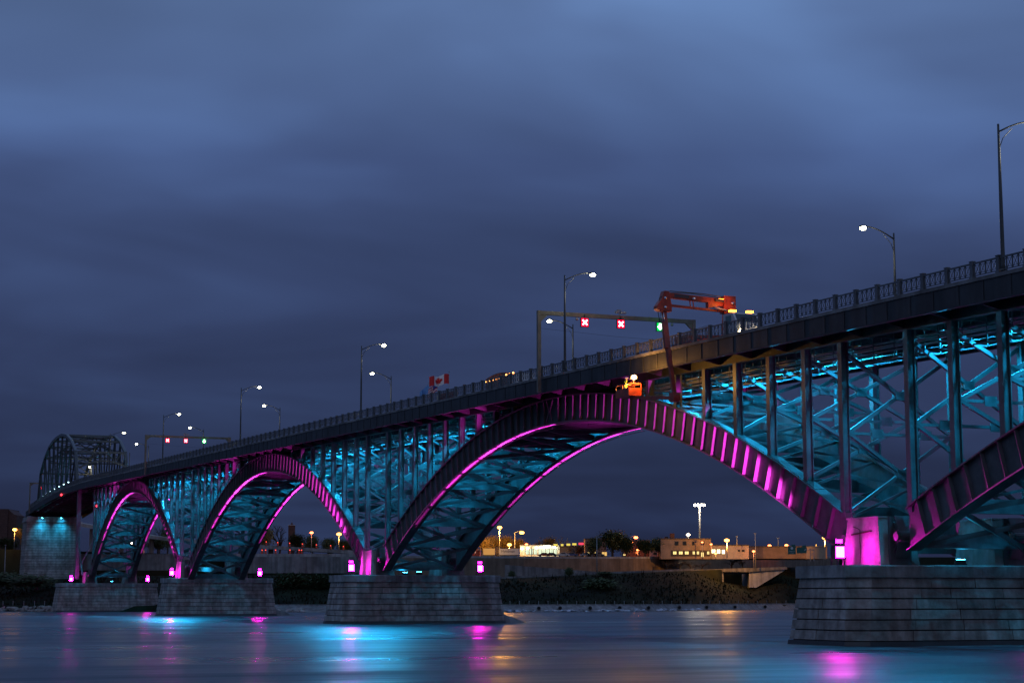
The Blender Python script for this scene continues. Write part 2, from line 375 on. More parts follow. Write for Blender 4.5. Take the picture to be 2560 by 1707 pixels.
    # bearings: pin with radial webs between pedestal and rib foot
    for yc in (0.0, W):
        for sg in ((-1, 1) if key != 'D' else (1,)):
            zc = zt + 2.15; px = xc + sg * 3.75
            mb = MB(); mb.tube([(px, yc - .75, zc), (px, yc + .75, zc)], .42, 14)
            for k in range(9):
                an = R(-64 + 16 * k)
                q = (px - sg * 1.55 * math.cos(an), yc, zc + 1.75 * math.sin(an))
                mb.beam((px, yc, zc), q, 1.3, .07, (math.sin(an) * sg, 0, math.cos(an)))
            mb.box((px - sg * 1.0 - .12, yc - .95, zt + .02), (px - sg * 1.0 + .12, yc + .95, zc + 1.55))
            b = part('arch_bearing', mb, steel_rib, t)
            pin = MB(); pin.tube([(px, yc - 1.02, zc), (px, yc - .75, zc)], .34, 14); part('pin', pin, steel_rib, b)
    # sloping ice breaker at the upstream end
    mb = MB(); g = batter * copez
    X0, X1 = xc - 3.2, xc + 3.2; Yb = y1 + g
    mb.poly([(X0, Yb - 1.5, 1.75), (X1, Yb - 1.5, 1.75), (xc, Yb - 2.2, 2.05), (X0 - .3, Yb + 1, -1), (X1 + .3, Yb + 1, -1), (xc, Yb + 5.6, -.25), (X0, Yb - 2.5, -1), (X1, Yb - 2.5, -1)],
            [(0, 2, 5), (0, 5, 3), (1, 4, 5), (1, 5, 2), (0, 3, 6), (1, 7, 4), (0, 6, 7, 1), (0, 1, 2)])
    part('ice_breaker', mb, concrete_d, t)
for k, x, z in PIERS: build_pier(k, x, z)

# ------------------------------------------------------------------ steel arch spans
ARCH_LABEL = ['steel arch span cut off by the right edge of the picture',
              'widest steel arch span in the middle, magenta stripes of stiffeners on its right half',
              'second largest steel arch span, left of the big middle arch',
              'farthest and narrowest steel arch span at the left, beside the lit stone tower']
UNIT = MB().box((-.5, -.5, -.5), (.5, .5, .5))
unit_steel = UNIT.mesh('plate', steel_rib)
unit_brace = UNIT.mesh('brace', steel)
def bar(name, me, parent, p, q, w, h, up=(0, 0, 1)):
    """straight member from p to q, sharing one unit mesh"""
    p = Vector(p); q = Vector(q); d = q - p; L = d.length; d.normalize(); u = Vector(up)
    if abs(d.dot(u)) > .98: u = Vector((1, 0, 0))
    sd = d.cross(u).normalized(); u2 = sd.cross(d)
    m = Matrix((d, sd, u2)).transposed()
    return put(name, me, parent, (p + q) / 2, m.to_euler(), (L, w, h))
SPANS = []
def build_arch(i, spec):
    xr, xl, xm, ze, ke, zi, ki = spec
    E = lambda x: ze - ke * (x - xm) ** 2
    I = lambda x: zi - ki * (x - xm) ** 2
    t = root('arch_span', ARCH_LABEL[i], 'arch span', (xm, W / 2, 7), 'steel arch spans of the bridge'); SPANS.append((t, spec, E, I))
    N = 56; xs = [xr + (xl - xr) * k / N for k in range(N + 1)]
    for yc, far in ((0.0, 0), (W, 1)):
        web = MB(); web.strip([[(x, yc - .24, I(x) + .05), (x, yc + .24, I(x) + .05), (x, yc + .24, E(x) - .05), (x, yc - .24, E(x) - .05)] for x in xs])
        rib = part('arch_rib', web, steel_rib, t)
        for nm, fz, s in (('top_flange', E, 1), ('bottom_flange', I, -1)):
            mb = MB(); mb.strip([[(x, yc - .60, fz(x) - .06), (x, yc + .60, fz(x) - .06), (x, yc + .60, fz(x) + .06), (x, yc - .60, fz(x) + .06)] for x in xs])
            part(nm, mb, steel_rib, rib)
            if i == 0: continue
            cv = MB(); e0 = xs[0]; dz = s * .085          # riveted cover plate
            cv.strip([[(x, yc - .46, fz(x) + dz - .025), (x, yc + .46, fz(x) + dz - .025), (x, yc + .46, fz(x) + dz + .025), (x, yc - .46, fz(x) + dz + .025)] for x in xs[2:-2]])
            part('cover_plate', cv, steel_rib, rib)
        if not far:
            n = 60
            for k in range(1, n):
                x = xr + (xl - xr) * k / n
                if abs(x - xm) < .6: continue
                mid = Vector((x, 0, (E(x) + I(x)) / 2)); sl = -2 * ke * (x - xm)
                nr = Vector((-sl, 0, 1)).normalized()
                H = (E(x) - I(x)) / 2 / math.sqrt(1 + sl * sl) - .06
                bar('stiffener', unit_steel, rib, mid + nr * -H + Vector((0, yc - .40, 0)), mid + nr * H + Vector((0, yc - .40, 0)), .05, .34, (0, 1, 0))
            hm = MB()                                    # crown hinge cross
            hm.beam((xm - .9, -.5, zi + .2), (xm + .9, -.5, ze - .2), .12, .16, (0, 1, 0)); hm.beam((xm + .9, -.505, zi + .2), (xm - .9, -.505, ze - .2), .12, .16, (0, 1, 0))
            part('crown_hinge', hm, steel_rib, rib)
    # cross frames between the ribs
    n = 20 if i != 3 else 19
    px = [xr + (xl - xr) * k / n for k in range(n + 1)]
    for k, x in enumerate(px):
        sl = -2 * ki * (x - xm); nr = Vector((-sl, 0, 1)).normalized(); tn = Vector((1, 0, sl)).normalized()
        b = Vector((x, 0, I(x) + .15)); d = 1.15
        prof = [b + Vector((0, y, 0)) + nr * h for y, h in ((.3, 0), (W - .3, 0), (W - .3, .38), (W - 2.6, d), (2.6, d), (.3, .38))]
        mb = MB(); mb.prism([p - tn * .035 for p in prof], tn * .07)
        part('cross_strut', mb, steel, t)
        if k < n:
            x2 = px[k + 1]
            for fz, o, wd in ((I, .22, .42), (E, -.3, .22)):
                a0, a1 = Vector((x, .35, fz(x) + o)), Vector((x, W - .35, fz(x) + o)); b0, b1 = Vector((x2, .35, fz(x2) + o)), Vector((x2, W - .35, fz(x2) + o))
                bar('lateral_brace', unit_brace, t, a0, b1, .16, wd); bar('lateral_brace', unit_brace, t, a1, b0, .14, wd - .012)
    # spandrel columns with braced bents
    for k, x in enumerate(px):
        zt = beam_z(x) - .02; zb = E(x) + .06
        if k in (0, n): zb -= .35
        if zt - zb < .55: continue
        xx = x + (.25 if k == n else -.25 if k == 0 else 0)
        for yc in (0.0, W):
            mb = MB(); mb.box((xx - .07, yc - .27, zb), (xx + .07, yc + .27, zt))
            mb.box((xx - .30, yc - .34, zb), (xx + .30, yc - .272, zt)); mb.box((xx - .30, yc + .272, zb), (xx + .30, yc + .34, zt))
            part('spandrel_column', mb, steel, t)
        h = zt - zb
        tiers = 1 if h < 7.2 else 2 if h < 16.5 else 3
        for q in range(tiers):
            za = zb + .35 + (h - 1.3) * q / tiers; zc = zb + .35 + (h - 1.3) * (q + 1) / tiers
            bar('diagonal_brace', unit_brace, t, (xx - .05, .3, za), (xx - .05, W - .3, zc), .30, .30, (1, 0, 0))
            bar('diagonal_brace', unit_brace, t, (xx + .12, W - .3, za), (xx + .12, .3, zc), .28, .30, (1, 0, 0))
            if q:
                bar('horizontal_strut', unit_brace, t, (xx - .02, .3, za), (xx - .02, W - .3, za), .30, .24)
                for y in (2.9, W - 2.9): put('gusset_plate', unit_brace, t, (xx + .3, y, za), None, (.05, 1.1, .75))
            if h > 3:
                put('gusset_plate', unit_brace, t, (xx + .02, W / 2, (za + zc) / 2), None, (.5, .95, .7))
    return t
for i, s in enumerate(ARCHES): build_arch(i, s)

# ------------------------------------------------------------------ deck
deck = root('bridge_deck', 'long dark bridge roadway with lattice railing running across the picture', 'bridge deck', (-190, 5.2, 24))
XA, XB = 130.0, -486.0
def along(step, a=XA, b=XB):
    n = round((a - b) / step); return [a + (b - a) * k / n for k in range(n + 1)]
def deck_parts():
    xs = along(8)
    mb = MB(); mb.strip([[(x, Y0 + .25, deck_z(x) - .42), (x, Y1 - .25, deck_z(x) - .42), (x, Y1 - .25, deck_z(x) - .16), (x, Y0 + .25, deck_z(x) - .16)] for x in xs])
    part('road_slab', mb, asphalt, deck)
    for nm, ya, yb in (('kerb', Y0 - .08, Y0 + .42), ('kerb', Y1 - .42, Y1 + .08)):
        mb = MB(); mb.strip([[(x, ya, deck_z(x) - .27), (x, yb, deck_z(x) - .27), (x, yb, deck_z(x)), (x, ya, deck_z(x))] for x in xs]); part(nm, mb, concrete_d, deck)
    # fascia girder: panel by panel between the field joints
    fx = along(6.0)
    for a, b in zip(fx, fx[1:]):
        for ys, sg in ((Y0, -1), (Y1, 1)):
            if sg > 0 and a < -0: pass
            mb = MB(); ya, yb = (ys, ys + .10) if sg < 0 else (ys - .10, ys)
            a2, b2 = a - .035, b + .035
            mb.strip([[(x, ya, deck_z(x) - 1.72), (x, yb, deck_z(x) - 1.72), (x, yb, deck_z(x) - .275), (x, ya, deck_z(x) - .275)] for x in (a2, b2)])
            p = part('fascia_panel', mb, steel_dark, deck)
            if sg < 0 and a > -330:
                m = (a + b) / 2
                bar('stiffener', unit_dark, p, (m, Y0 - .02, deck_z(m) - 1.68), (m, Y0 - .02, deck_z(m) - .30), .06, .05, (0, 1, 0))
                bar('splice_plate', unit_dark, p, (a, Y0 - .012, deck_z(a) - 1.70), (a, Y0 - .012, deck_z(a) - .29), .30, .045, (0, 1, 0))
    for y in (Y0, Y1):
        mb = MB(); mb.strip([[(x, y - .16, deck_z(x) - 1.80), (x, y + .26, deck_z(x) - 1.80), (x, y + .26, deck_z(x) - 1.725), (x, y - .16, deck_z(x) - 1.725)] for x in xs]); part('fascia_flange', mb, steel_dark, deck)
    # edge girders over the columns, stringers and cantilever floor beams
    for y in (0.0, W):
        mb = MB(); mb.strip([[(x, y - .12, beam_z(x) + .06), (x, y + .12, beam_z(x) + .06), (x, y + .12, deck_z(x) - .43), (x, y - .12, deck_z(x) - .43)] for x in xs])
        g = part('edge_girder', mb, steel_dark, deck)
        mb = MB(); mb.strip([[(x, y - .30, beam_z(x)), (x, y + .30, beam_z(x)), (x, y + .30, beam_z(x) + .058), (x, y - .30, beam_z(x) + .058)] for x in xs]); part('bottom_flange', mb, steel_dark, g)
    for y in (-1.9, 2.1, 4.2, 6.3, 8.4, 12.2):
        mb = MB(); mb.strip([[(x, y - .09, deck_z(x) - 1.05), (x, y + .09, deck_z(x) - 1.05), (x, y + .09, deck_z(x) - .425), (x, y - .09, deck_z(x) - .425)] for x in xs]); part('stringer', mb, steel_dark, deck)
    for x in along(6.0):
        z = deck_z(x)
        mb = MB(); mb.prism([(x - .06, Y0 + .11, z - 1.05), (x - .06, -.31, z - 1.75), (x - .06, W + .31, z - 1.75), (x - .06, Y1 - .11, z - 1.05), (x - .06, Y1 - .11, z - .43), (x - .06, Y0 + .11, z - .43)], (.12, 0, 0))
        part('floor_beam', mb, steel_dark, deck)
unit_dark = UNIT.mesh('plate', steel_dark)
deck_parts()
# railing: posts every 3 m, lattice panels between them
def railing():
    mb = MB(); L = 2.66
    mb.box((-L / 2, -.05, .98), (L / 2, .05, 1.10)); mb.box((-L / 2, -.035, .14), (L / 2, .035, .20))
    for k in range(5):
        x = -L / 2 + .06 + (L - .12) * k / 4
        for o in (-.035, .035): mb.box((x + o - .016, -.025, .20), (x + o + .016, .025, .98))
        if k < 4:
            x2 = x + (L - .12) / 4
            mb.beam((x + .06, 0, .22), (x2 - .06, 0, .96), .03, .03, (0, 1, 0)); mb.beam((x + .06, .012, .96), (x2 - .06, .012, .22), .03, .03, (0, 1, 0))
            mb.box((x + .05, -.018, .30), (x2 - .05, .018, .33)); mb.box((x + .05, -.018, .85), (x2 - .05, .018, .88))
    panel = mb.mesh('railing_panel', rail_mat)
    mb = MB(); mb.box((-.16, -.13, 0), (.16, .13, 1.15)); mb.box((-.19, -.16, 1.152), (.19, .16, 1.22)); mb.box((-.20, -.17, 0.001), (.20, .17, .12))
    post = mb.mesh('railing_post', rail_mat)
    x = 33.0; k = 0
    while x > XB + 6:
        put('railing_post', post, deck, (x, Y0 + .12, deck_z(x)))
        xm = x - 1.5
        put('railing_panel', panel, deck, (xm, Y0 + .12, deck_z(xm)), (0, math.atan2(deck_z(x - 3) - deck_z(x), 3.0), 0))
        x -= 3.0; k += 1
    mb = MB(); xs = along(8)
    mb.strip([[(x, Y1 - .2, deck_z(x)), (x, Y1 + .05, deck_z(x)), (x, Y1 + .05, deck_z(x) + 1.0), (x, Y1 - .2, deck_z(x) + 1.0)] for x in xs]); part('far_parapet', mb, concrete_d, deck)
railing()
# pipes and inspection catwalk slung under the deck
def under_deck():
    xs = along(6, 60, -384)
    for y, dz, r in ((1.0, .45, .10), (1.35, .62, .08), (1.0, .85, .09), (1.5, 1.02, .07), (2.0, .5, .11)):
        mb = MB(); mb.tube([(x, y, beam_z(x) - dz) for x in xs], r, 6); part('utility_pipe', mb, galv, deck, True)
    for y in (1.6, 3.0):
        mb = MB(); mb.strip([[(x, y - .05, beam_z(x) - 1.75), (x, y + .05, beam_z(x) - 1.75), (x, y + .05, beam_z(x) - 1.62), (x, y - .05, beam_z(x) - 1.62)] for x in xs]); part('catwalk_rail', mb, steel, deck)
        mb = MB(); mb.strip([[(x, y - .03, beam_z(x) - 1.12), (x, y + .03, beam_z(x) - 1.12), (x, y + .03, beam_z(x) - 1.06), (x, y - .03, beam_z(x) - 1.06)] for x in xs]); part('catwalk_rail', mb, steel, deck)
    for k, x in enumerate(xs[:-1]):
        for q in (.25, .75):
            xq = x - 6 * q; z = beam_z(xq)
            mb = MB()
            for y in (.8, 1.6, 3.0): mb.beam((xq, y, z - 1.75), (xq, y, z + .05), .06, .06)
            mb.beam((xq, .75, z - .55), (xq, 3.0, z - .55), .07, .07); mb.beam((xq, .75, z - 1.7), (xq, 3.0, z - 1.7), .08, .08)
            part('pipe_hanger', mb, steel, deck)
under_deck()

# ------------------------------------------------------------------ coloured floodlights on the piers
mag_glow = glow('magenta_led', (1.0, 0.0032, 0.72), 290.0, True)
mag_glow2 = glow('magenta_led_small', (1.0, 0.006, 0.70), 40.0)
cy_glow = glow('cyan_led', (0.06, 0.58, 1.0), 60.0)
POW_M, POW_C, POW_D = 200000, 600, 4900
PNAME = {'A': 'right edge pier', 'B': 'pier left of the frame centre', 'C': 'third pier from the right', 'D': 'farthest pier'}
def flood(key, xc, zt, far):
    yc = 15.0 if far else {'A': -3.5, 'B': -3.7, 'C': -2.9, 'D': -4.8}[key]
    x = xc + (-.5 if not far else 1.0)
    t = root('flood_light', 'magenta floodlight on a small stand, %s end of the %s' % ('far' if far else 'near', PNAME[key]), 'floodlight', (x, yc, zt), 'magenta floodlights on the piers')
    mb = MB()
    for dx in (-.45, .45):
        for dy in (-.3, .3): mb.box((x + dx - .05, yc + dy - .05, zt), (x + dx + .05, yc + dy + .05, zt + .55))
    mb.box((x - .55, yc - .4, zt + .50), (x + .55, yc + .4, zt + .58))
    part('stand', mb, black, t)
    mb = MB(); mb.box((x - .36, yc - .40, zt + .582), (x + .36, yc + .40, zt + 1.48)); part('lamp_housing', mb, black, t)
    for sg in (-1, 1):
        mb = MB(); mb.box((x + sg * .375 - .012, yc - .36, zt + .63), (x + sg * .375 + .012, yc + .36, zt + 1.45)); part('lens', mb, mag_glow, t)
    mb = MB(); mb.box((x - .28, yc - .36, zt + 1.481), (x + .28, yc + .36, zt + 1.56)); mb.box((x - .22, yc - .30, zt + 1.72), (x + .22, yc + .30, zt + 2.02)); mb.box((x - .3, yc - .04, zt + 1.55), (x + .3, yc + .04, zt + 1.73)); part('upper_housing', mb, black, t)
    for sg in (-1, 1):
        mb = MB(); mb.box((x + sg * .235 - .012, yc - .27, zt + 1.74), (x + sg * .235 + .012, yc + .27, zt + 2.0)); part('upper_lens', mb, mag_glow2, t)
    # shuttered beams aimed up along the ribs: a steep one on the near haunch, a flat one on the far soffit
    yr = W + .75 if far else -.75; sy = 1 if far else -1
    zl = zt + 1.3
    for sg in (-1, 1):
        if far and sg > 0: continue
        if key == 'D' and sg < 0: continue
        if sg < 0:
            light('haunch_beam', 'SPOT', (x - .6, yc, zl), POW_M * (1.15 if not far else .35) * {'A': 1, 'B': .75, 'C': .5, 'D': 0}[key], MAG, t, (x - 30, yc - sy * 3.9, zl + 10.6), .2, 15.0, .55)
        else:
            light('haunch_beam', 'SPOT', (x + .6, yc, zl), POW_M * .24, MAG, t, (x + 16, yr + sy * 2.4, zl + 4.2), .3, 26, .9)
        if not far and sg < 0:      # spill on the pedestal
            for dx in (-2.3, 2.2): light('flood_spill', 'SPOT', (x + dx * .12, yc + .5, zt + 1.1), 260, MAG, t, (xc + dx, -1.6, zt + 1.5), .06, 52, 1.0)
for k, x, z in PIERS:
    flood(k, x, z, 0); flood(k, x, z, 1)

# magenta strips added under the ribs to brighten soffits; a spot washes the overhang
def crown_light(i, spec):
    xr, xl, xm, ze, ke, zi, ki = spec
    I = lambda x: zi - ki * (x - xm) ** 2
    nm = ['arch cut by the right edge', 'big middle arch', 'second largest arch', 'farthest arch'][i]
    for yc, lb in ((0.0, 'near'), (W, 'far')):
        sy = -1 if yc < 1 else 1
        for k, gain in enumerate((.5, .9, 1.2, .95, .62, .36, .16, .05)):
            xa, xb = xm + 1.0 - 6 * k, xm - 4.6 - 6 * k
            y = yc + sy * .22; A, B = Vector((xa, y, I(xa) - .45)), Vector((xb, y, I(xb) - .45)); mid = (A + B) / 2
            t = root('added_soffit_light', '%s added magenta strip light left of the crown, %s rib of the %s' % (ORD[k], lb, nm), 'strip light', mid, 'added magenta strip lights under the arch ribs')
            b = MB(); b.beam(A, B, .08, .05); part('housing', b, black, t)
            b = MB()
            for q in (.15, .85): c_ = A.lerp(B, q); b.beam(c_, c_ + Vector((0, 0, .38)), .03, .03)
            part('hanger', b, black, t)
            d = bpy.data.lights.new('added_soffit_glow', 'AREA'); d.shape = 'RECTANGLE'; d.size = 5.4; d.size_y = .06; d.energy = 290 * gain * (1.5 if i == 2 else 1.15 if i == 3 else 1); d.color = MAG; d.spread = R(95)
            o = bpy.data.objects.new('added_soffit_glow', d); COL.objects.link(o); o.parent = t
            ex = (B - A).normalized(); ez = -Vector((-ex.z, 0, ex.x)); ez = ez if ez.z < 0 else -ez      # the lamp's -Z axis points up at the flange
            ey = ez.cross(ex); o.rotation_euler = Matrix((ex, ey, ez)).transposed().to_euler(); o.location = (0, 0, .04)
    x = xm - 13.0; z = beam_z(x) - .35; y = -1.7
    t = root('overhang_light', 'small magenta light under the deck overhang at the crown of the %s' % nm, 'spotlight', (x, y, z), 'magenta lights under the deck overhang')
    b = MB(); b.box((x - .15, y - .2, z - .1), (x + .15, y + .2, z + .1)); b.beam((x, y, z + .1), (x, y, z + .7), .06, .06); part('housing', b, black, t)
    part('lens', MB().box((x - .165, y - .16, z - .06), (x - .152, y + .16, z + .06)), mag_glow2, t)
    light('overhang_beam', 'SPOT', (x - .2, y, z), 7000, MAG, t, (x - 26, y + .9, beam_z(x - 26) - .3), .08, 26, .8)
for i_, s_ in enumerate(ARCHES):
    if i_: crown_light(i_, s_)

# cyan lights: linear fixtures under the deck and floods standing between the ribs on each pier
def deck_led(x, lb):
    z = beam_z(x) - .10; y = 2.3
    t = root('linear_light', lb, 'light bar', (x, y, z), 'cyan light bars under the deck')
    mb = MB(); mb.box((x - .55, y - .10, z), (x + .55, y + .10, z + .12)); mb.beam((x - .4, y, z + .1), (x - .4, y, z + .6), .04, .04); mb.beam((x + .4, y, z + .1), (x + .4, y, z + .6), .04, .04)
    part('housing', mb, black, t)
    mb = MB(); mb.box((x - .5, y - .08, z - .05), (x + .5, y + .08, z - .002)); part('lens', mb, cy_glow, t)
    light('cyan_lamp', 'SPOT', (x, y, z - .16), POW_D, CYAN, t, (x, y + .4, z - 4), .16, 164, .12)
def led_positions():
    out = []
    for xr, xl, xm, *_ in ARCHES:
        S = abs(xr - xl) / 2
        for d in (.98, .86, .74, .62, .50, .40):
            for sg in (1, -1):
                x = xm + sg * S * d
                if -384 < x < 34: out.append(x)
    return out
_leds = sorted(led_positions(), reverse=True); _cnt = {}
for x in _leds:
    near_p = max([p for p in PIERS if p[1] >= x] or [('R', 40, 0)], key=lambda p: -p[1]) if x < 0 else None
    nm_ = ('%s cyan deck light bar left of the %s', PNAME[near_p[0]]) if near_p else ('%s cyan deck light bar left of the %s', 'right picture edge')
    _cnt[nm_[1]] = _cnt.get(nm_[1], -1) + 1
    deck_led(x, nm_[0] % (ORD[_cnt[nm_[1]]], nm_[1]))
def pier_led(key, xc, zt):
    for sg in ((-1, 1) if key != 'D' else (1,)):
        x, y, z = xc + sg * 3.1, W / 2, zt + .05
        t = root('pier_uplight', 'cyan uplight on the %s, aimed %s between the ribs' % (PNAME[key], 'left' if sg < 0 else 'right'), 'uplight', (x, y, z), 'cyan uplights on the piers')
        mb = MB(); mb.box((x - .25, y - .4, z), (x + .25, y + .4, z + .12)); mb.box((x - .18, y - .35, z + .121), (x + .18, y + .35, z + .42)); part('housing', mb, black, t)
        mb = MB(); mb.box((x - .14, y - .3, z + .422), (x + .14, y + .3, z + .44)); part('lens', mb, cy_glow, t)
        light('cyan_flood', 'SPOT', (x + sg * .35, y, z + .5), POW_C, CYAN, t, (x + sg * 20, y, z + 17), .3, 84, .8)
for k, x, z in PIERS: pier_led(k, x, z)
def added_pier_downlight(key, xc, zt):  # spots added under the deck to throw cyan onto the water
    for dx, nm in ((-11.0, 'left'), (1.0, 'middle'), (13.0, 'right')):
        x, y = xc + dx, -2.7; z = deck_z(x) - 1.45
        t = root('added_deck_downlight', '%s added cyan downlight under the deck above the %s' % (nm, PNAME[key]), 'downlight', (x, y, z), 'added cyan downlights above the piers')
        b = MB(); b.box((x - .25, y - .2, z), (x + .25, y + .2, z + .3)); b.beam((x, y, z + .3), (x, y, z + .45), .08, .08); part('housing', b, black, t)
        part('lens', MB().box((x - .2, y - .16, z - .03), (x + .2, y + .16, z - .003)), cy_glow, t)
        light('cyan_flood', 'SPOT', (x, y, z - .1), {'A': 6500, 'B': 24000, 'C': 34000}[key], CYAN, t, (x + 26, -22, 0), .5, 84, .8)
for k, x, z in PIERS[:3]: added_pier_downlight(k, x, z)

# ------------------------------------------------------------------ stone tower and through truss at the far shore
def build_tower():
    x0, x1, ya, yb, zb, zt = -481.0, -471.0, -5.0, 10.8, 3.6, 26.9
    t = root('stone_tower', 'tall coursed stone abutment tower lit cyan from the top at the far left', 'tower', ((x0 + x1) / 2, 3, zb))
    n = 29; hz = (zt - zb) / n
    core = MB(); g = .62
    def rg(z, e): k = (zt - z) * .028 + e; return [(x1 + k, ya - k, z), (x1 + k, yb + k, z), (x0 - k, yb + k, z), (x0 - k, ya - k, z)]
    core.strip([rg(zb - 3, -.16), rg(zt - .02, -.16)]); part('core', core, joint_dark, t)
    for c in range(n):
        za, zc = zb + c * hz + .045, zb + (c + 1) * hz - .045
        mb = MB(); mb.strip([rg(za, 0), rg(zc, 0)]); part('stone_course', mb, stone, t)
    mb = MB(); mb.strip([rg(zt, .25), rg(zt + .5, .25)]); mb.strip([rg(zt + .503, .1), rg(zt + 1.6, .05)]); part('cornice', mb, stone_cope, t)
    for y in (-.6, 5.2):
        f = root('tower_spotlight', 'cyan downlight at the top of the stone tower, %s one' % ('left' if y < 0 else 'right'), 'spotlight', (x1 + 1.2, y, zt + 1.2), 'cyan downlights on the tower')
        mb = MB(); mb.box((x1 + .3, y - .05, zt + 1.25), (x1 + 1.3, y + .05, zt + 1.35)); mb.box((x1 + 1.0, y - .25, zt + 1.36), (x1 + 1.4, y + .25, zt + 1.65)); part('bracket', mb, black, f)
        mb = MB(); mb.box((x1 + 1.1, y - .2, zt + 1.16), (x1 + 1.35, y + .2, zt + 1.24)); part('lens', mb, cy_glow, f)
        light('cyan_downlight', 'SPOT', (x1 + 1.3, y, zt + 1.1), 5200, CYAN, f, (x1 - .2, y + .6, zt - 14), 1.0, 96, 1.0)
build_tower()
truss = None
def build_truss():
    global truss
    xs = [-386 - 8.6 * k for k in range(11)]; ya, yb = -2.3, 11.2
    hts = [0, 9.4, 13.1, 15.3, 16.3, 16.5, 16.3, 15.3, 13.1, 9.4, 0]
    t = truss = root('truss_span', 'arched through truss rising above the roadway at the far left', 'truss span', (-429, 4.5, 34))
    lo = [deck_z(x) - 1.2 for x in xs]; hi = [deck_z(x) + h for x, h in zip(xs, hts)]
    grey = steel
    for y in (ya, yb):
        for k in range(10):
            bar('bottom_chord', unit_brace, t, (xs[k], y, lo[k]), (xs[k + 1], y, lo[k + 1]), .5, .7)
            nm = 'end_post' if k in (0, 9) else 'top_chord'
            a = (xs[k] - (3.0 if k == 0 else 0), y, lo[0] if k == 0 else hi[k]); b = (xs[k + 1] + (3.0 if k == 9 else 0), y, lo[10] if k == 9 else hi[k + 1])
            bar(nm, unit_brace, t, a, b, .75, .75)
        for k in range(1, 10):
            bar('vertical', unit_dark, t, (xs[k], y, lo[k]), (xs[k], y, hi[k]), .45, .45)  # inner truss members use the darker steel: shade put into the colour
            if k < 9 and k != 5 or True:
                if 1 <= k < 5: bar('diagonal', unit_dark, t, (xs[k], y + .01, hi[k]), (xs[k + 1], y + .01, lo[k + 1]), .35, .4)
                elif 5 <= k < 9: bar('diagonal', unit_dark, t, (xs[k + 1], y + .01, hi[k + 1]), (xs[k], y + .01, lo[k]), .35, .4)
    for k in range(1, 10):
        bar('top_strut', unit_brace, t, (xs[k], ya, hi[k]), (xs[k], yb, hi[k]), .4, .5)
        z2 = max(deck_z(xs[k]) + 6.3, hi[k] - 4.6)
        bar('sway_strut', unit_dark, t, (xs[k], ya, z2), (xs[k], yb, z2), .3, .35)
        m = (ya + yb) / 2
        for a, b in ((ya, m), (yb, m)): bar('sway_brace', unit_dark, t, (xs[k], a, z2), (xs[k], b, hi[k]), .2, .22)
        if k < 9:
            bar('top_lateral', unit_dark, t, (xs[k], ya, hi[k]), (xs[k + 1], yb, hi[k + 1]), .2, .22); bar('top_lateral', unit_dark, t, (xs[k], yb, hi[k]), (xs[k + 1], ya, hi[k + 1]), .2, .2)
    # arched portal over the road at the near end
    mb = MB(); n = 14; xp = xs[0] - 2.2; zc = deck_z(xs[0])
    pts = [(ya + (yb - ya) * k / n, zc + 4.6 + 2.0 * (1 - ((k - n / 2) / (n / 2)) ** 2)) for k in range(n + 1)]
    for (y_0, z_0), (y_1, z_1) in zip(pts, pts[1:]): mb.beam((xp, y_0, z_0), (xp, y_1, z_1), .5, .3, (1, 0, 0))
    for k in range(0, n + 1, 2): mb.beam((xp, pts[k][0], pts[k][1]), (xp, pts[k][0], hi[1] - .3), .16, .16)
    for k in range(0, n, 2):
        a, b = pts[k], pts[k + 2]; mb.beam((xp, a[0], a[1]) if k % 4 else (xp, a[0], hi[1] - .4), (xp, b[0], hi[1] - .4) if k % 4 else (xp, b[0], b[1]), .14, .14)
    part('portal_arch', mb, grey, t)
    # end posts of the truss standing on the last river pier
    for y in (ya, yb):
        mb = MB(); mb.box((xs[0] - .5, y - .5, 8.6), (xs[0] + .5, y + .5, lo[0] - .35)); part('support_column', mb, steel, t)
        mb = MB(); mb.beam((xs[0], y, 20.0), (xs[0] + 9, y, 9.6), .35, .35); mb.beam((xs[0], (ya + yb) / 2, 24.0), (xs[0], y, 10.5), .3, .3); part('support_brace', mb, steel, t)
    mb = MB()
    for k in range(10): part('floor_beam', MB().beam((xs[k], ya, lo[k] - .2), (xs[k], yb, lo[k] - .2), .4, 1.4), steel_dark, t)
    pass
    # small lamps at the foot of the posts wash the verticals
    lm = MB()
    for k in (2, 3, 4, 5, 6, 7, 8):
        f = root('truss_uplight', 'tiny cyan uplight at the %s lit post of the through truss from the right' % ORD[k - 2], 'uplight', (xs[k], ya - .2, deck_z(xs[k]) + .6), 'uplights on the through truss')
        f_ = MB().ball((xs[k], ya - .45, deck_z(xs[k]) + 1.5), .20, 8, 6); part('lens', f_, glow('white_cyan_led', (.55, .9, 1.0), 10), f)
        light('truss_lamp', 'POINT', (xs[k], ya + .9, deck_z(xs[k]) + 2.0), 260, (.12, .62, 1.0), f, None, .15)
build_truss()

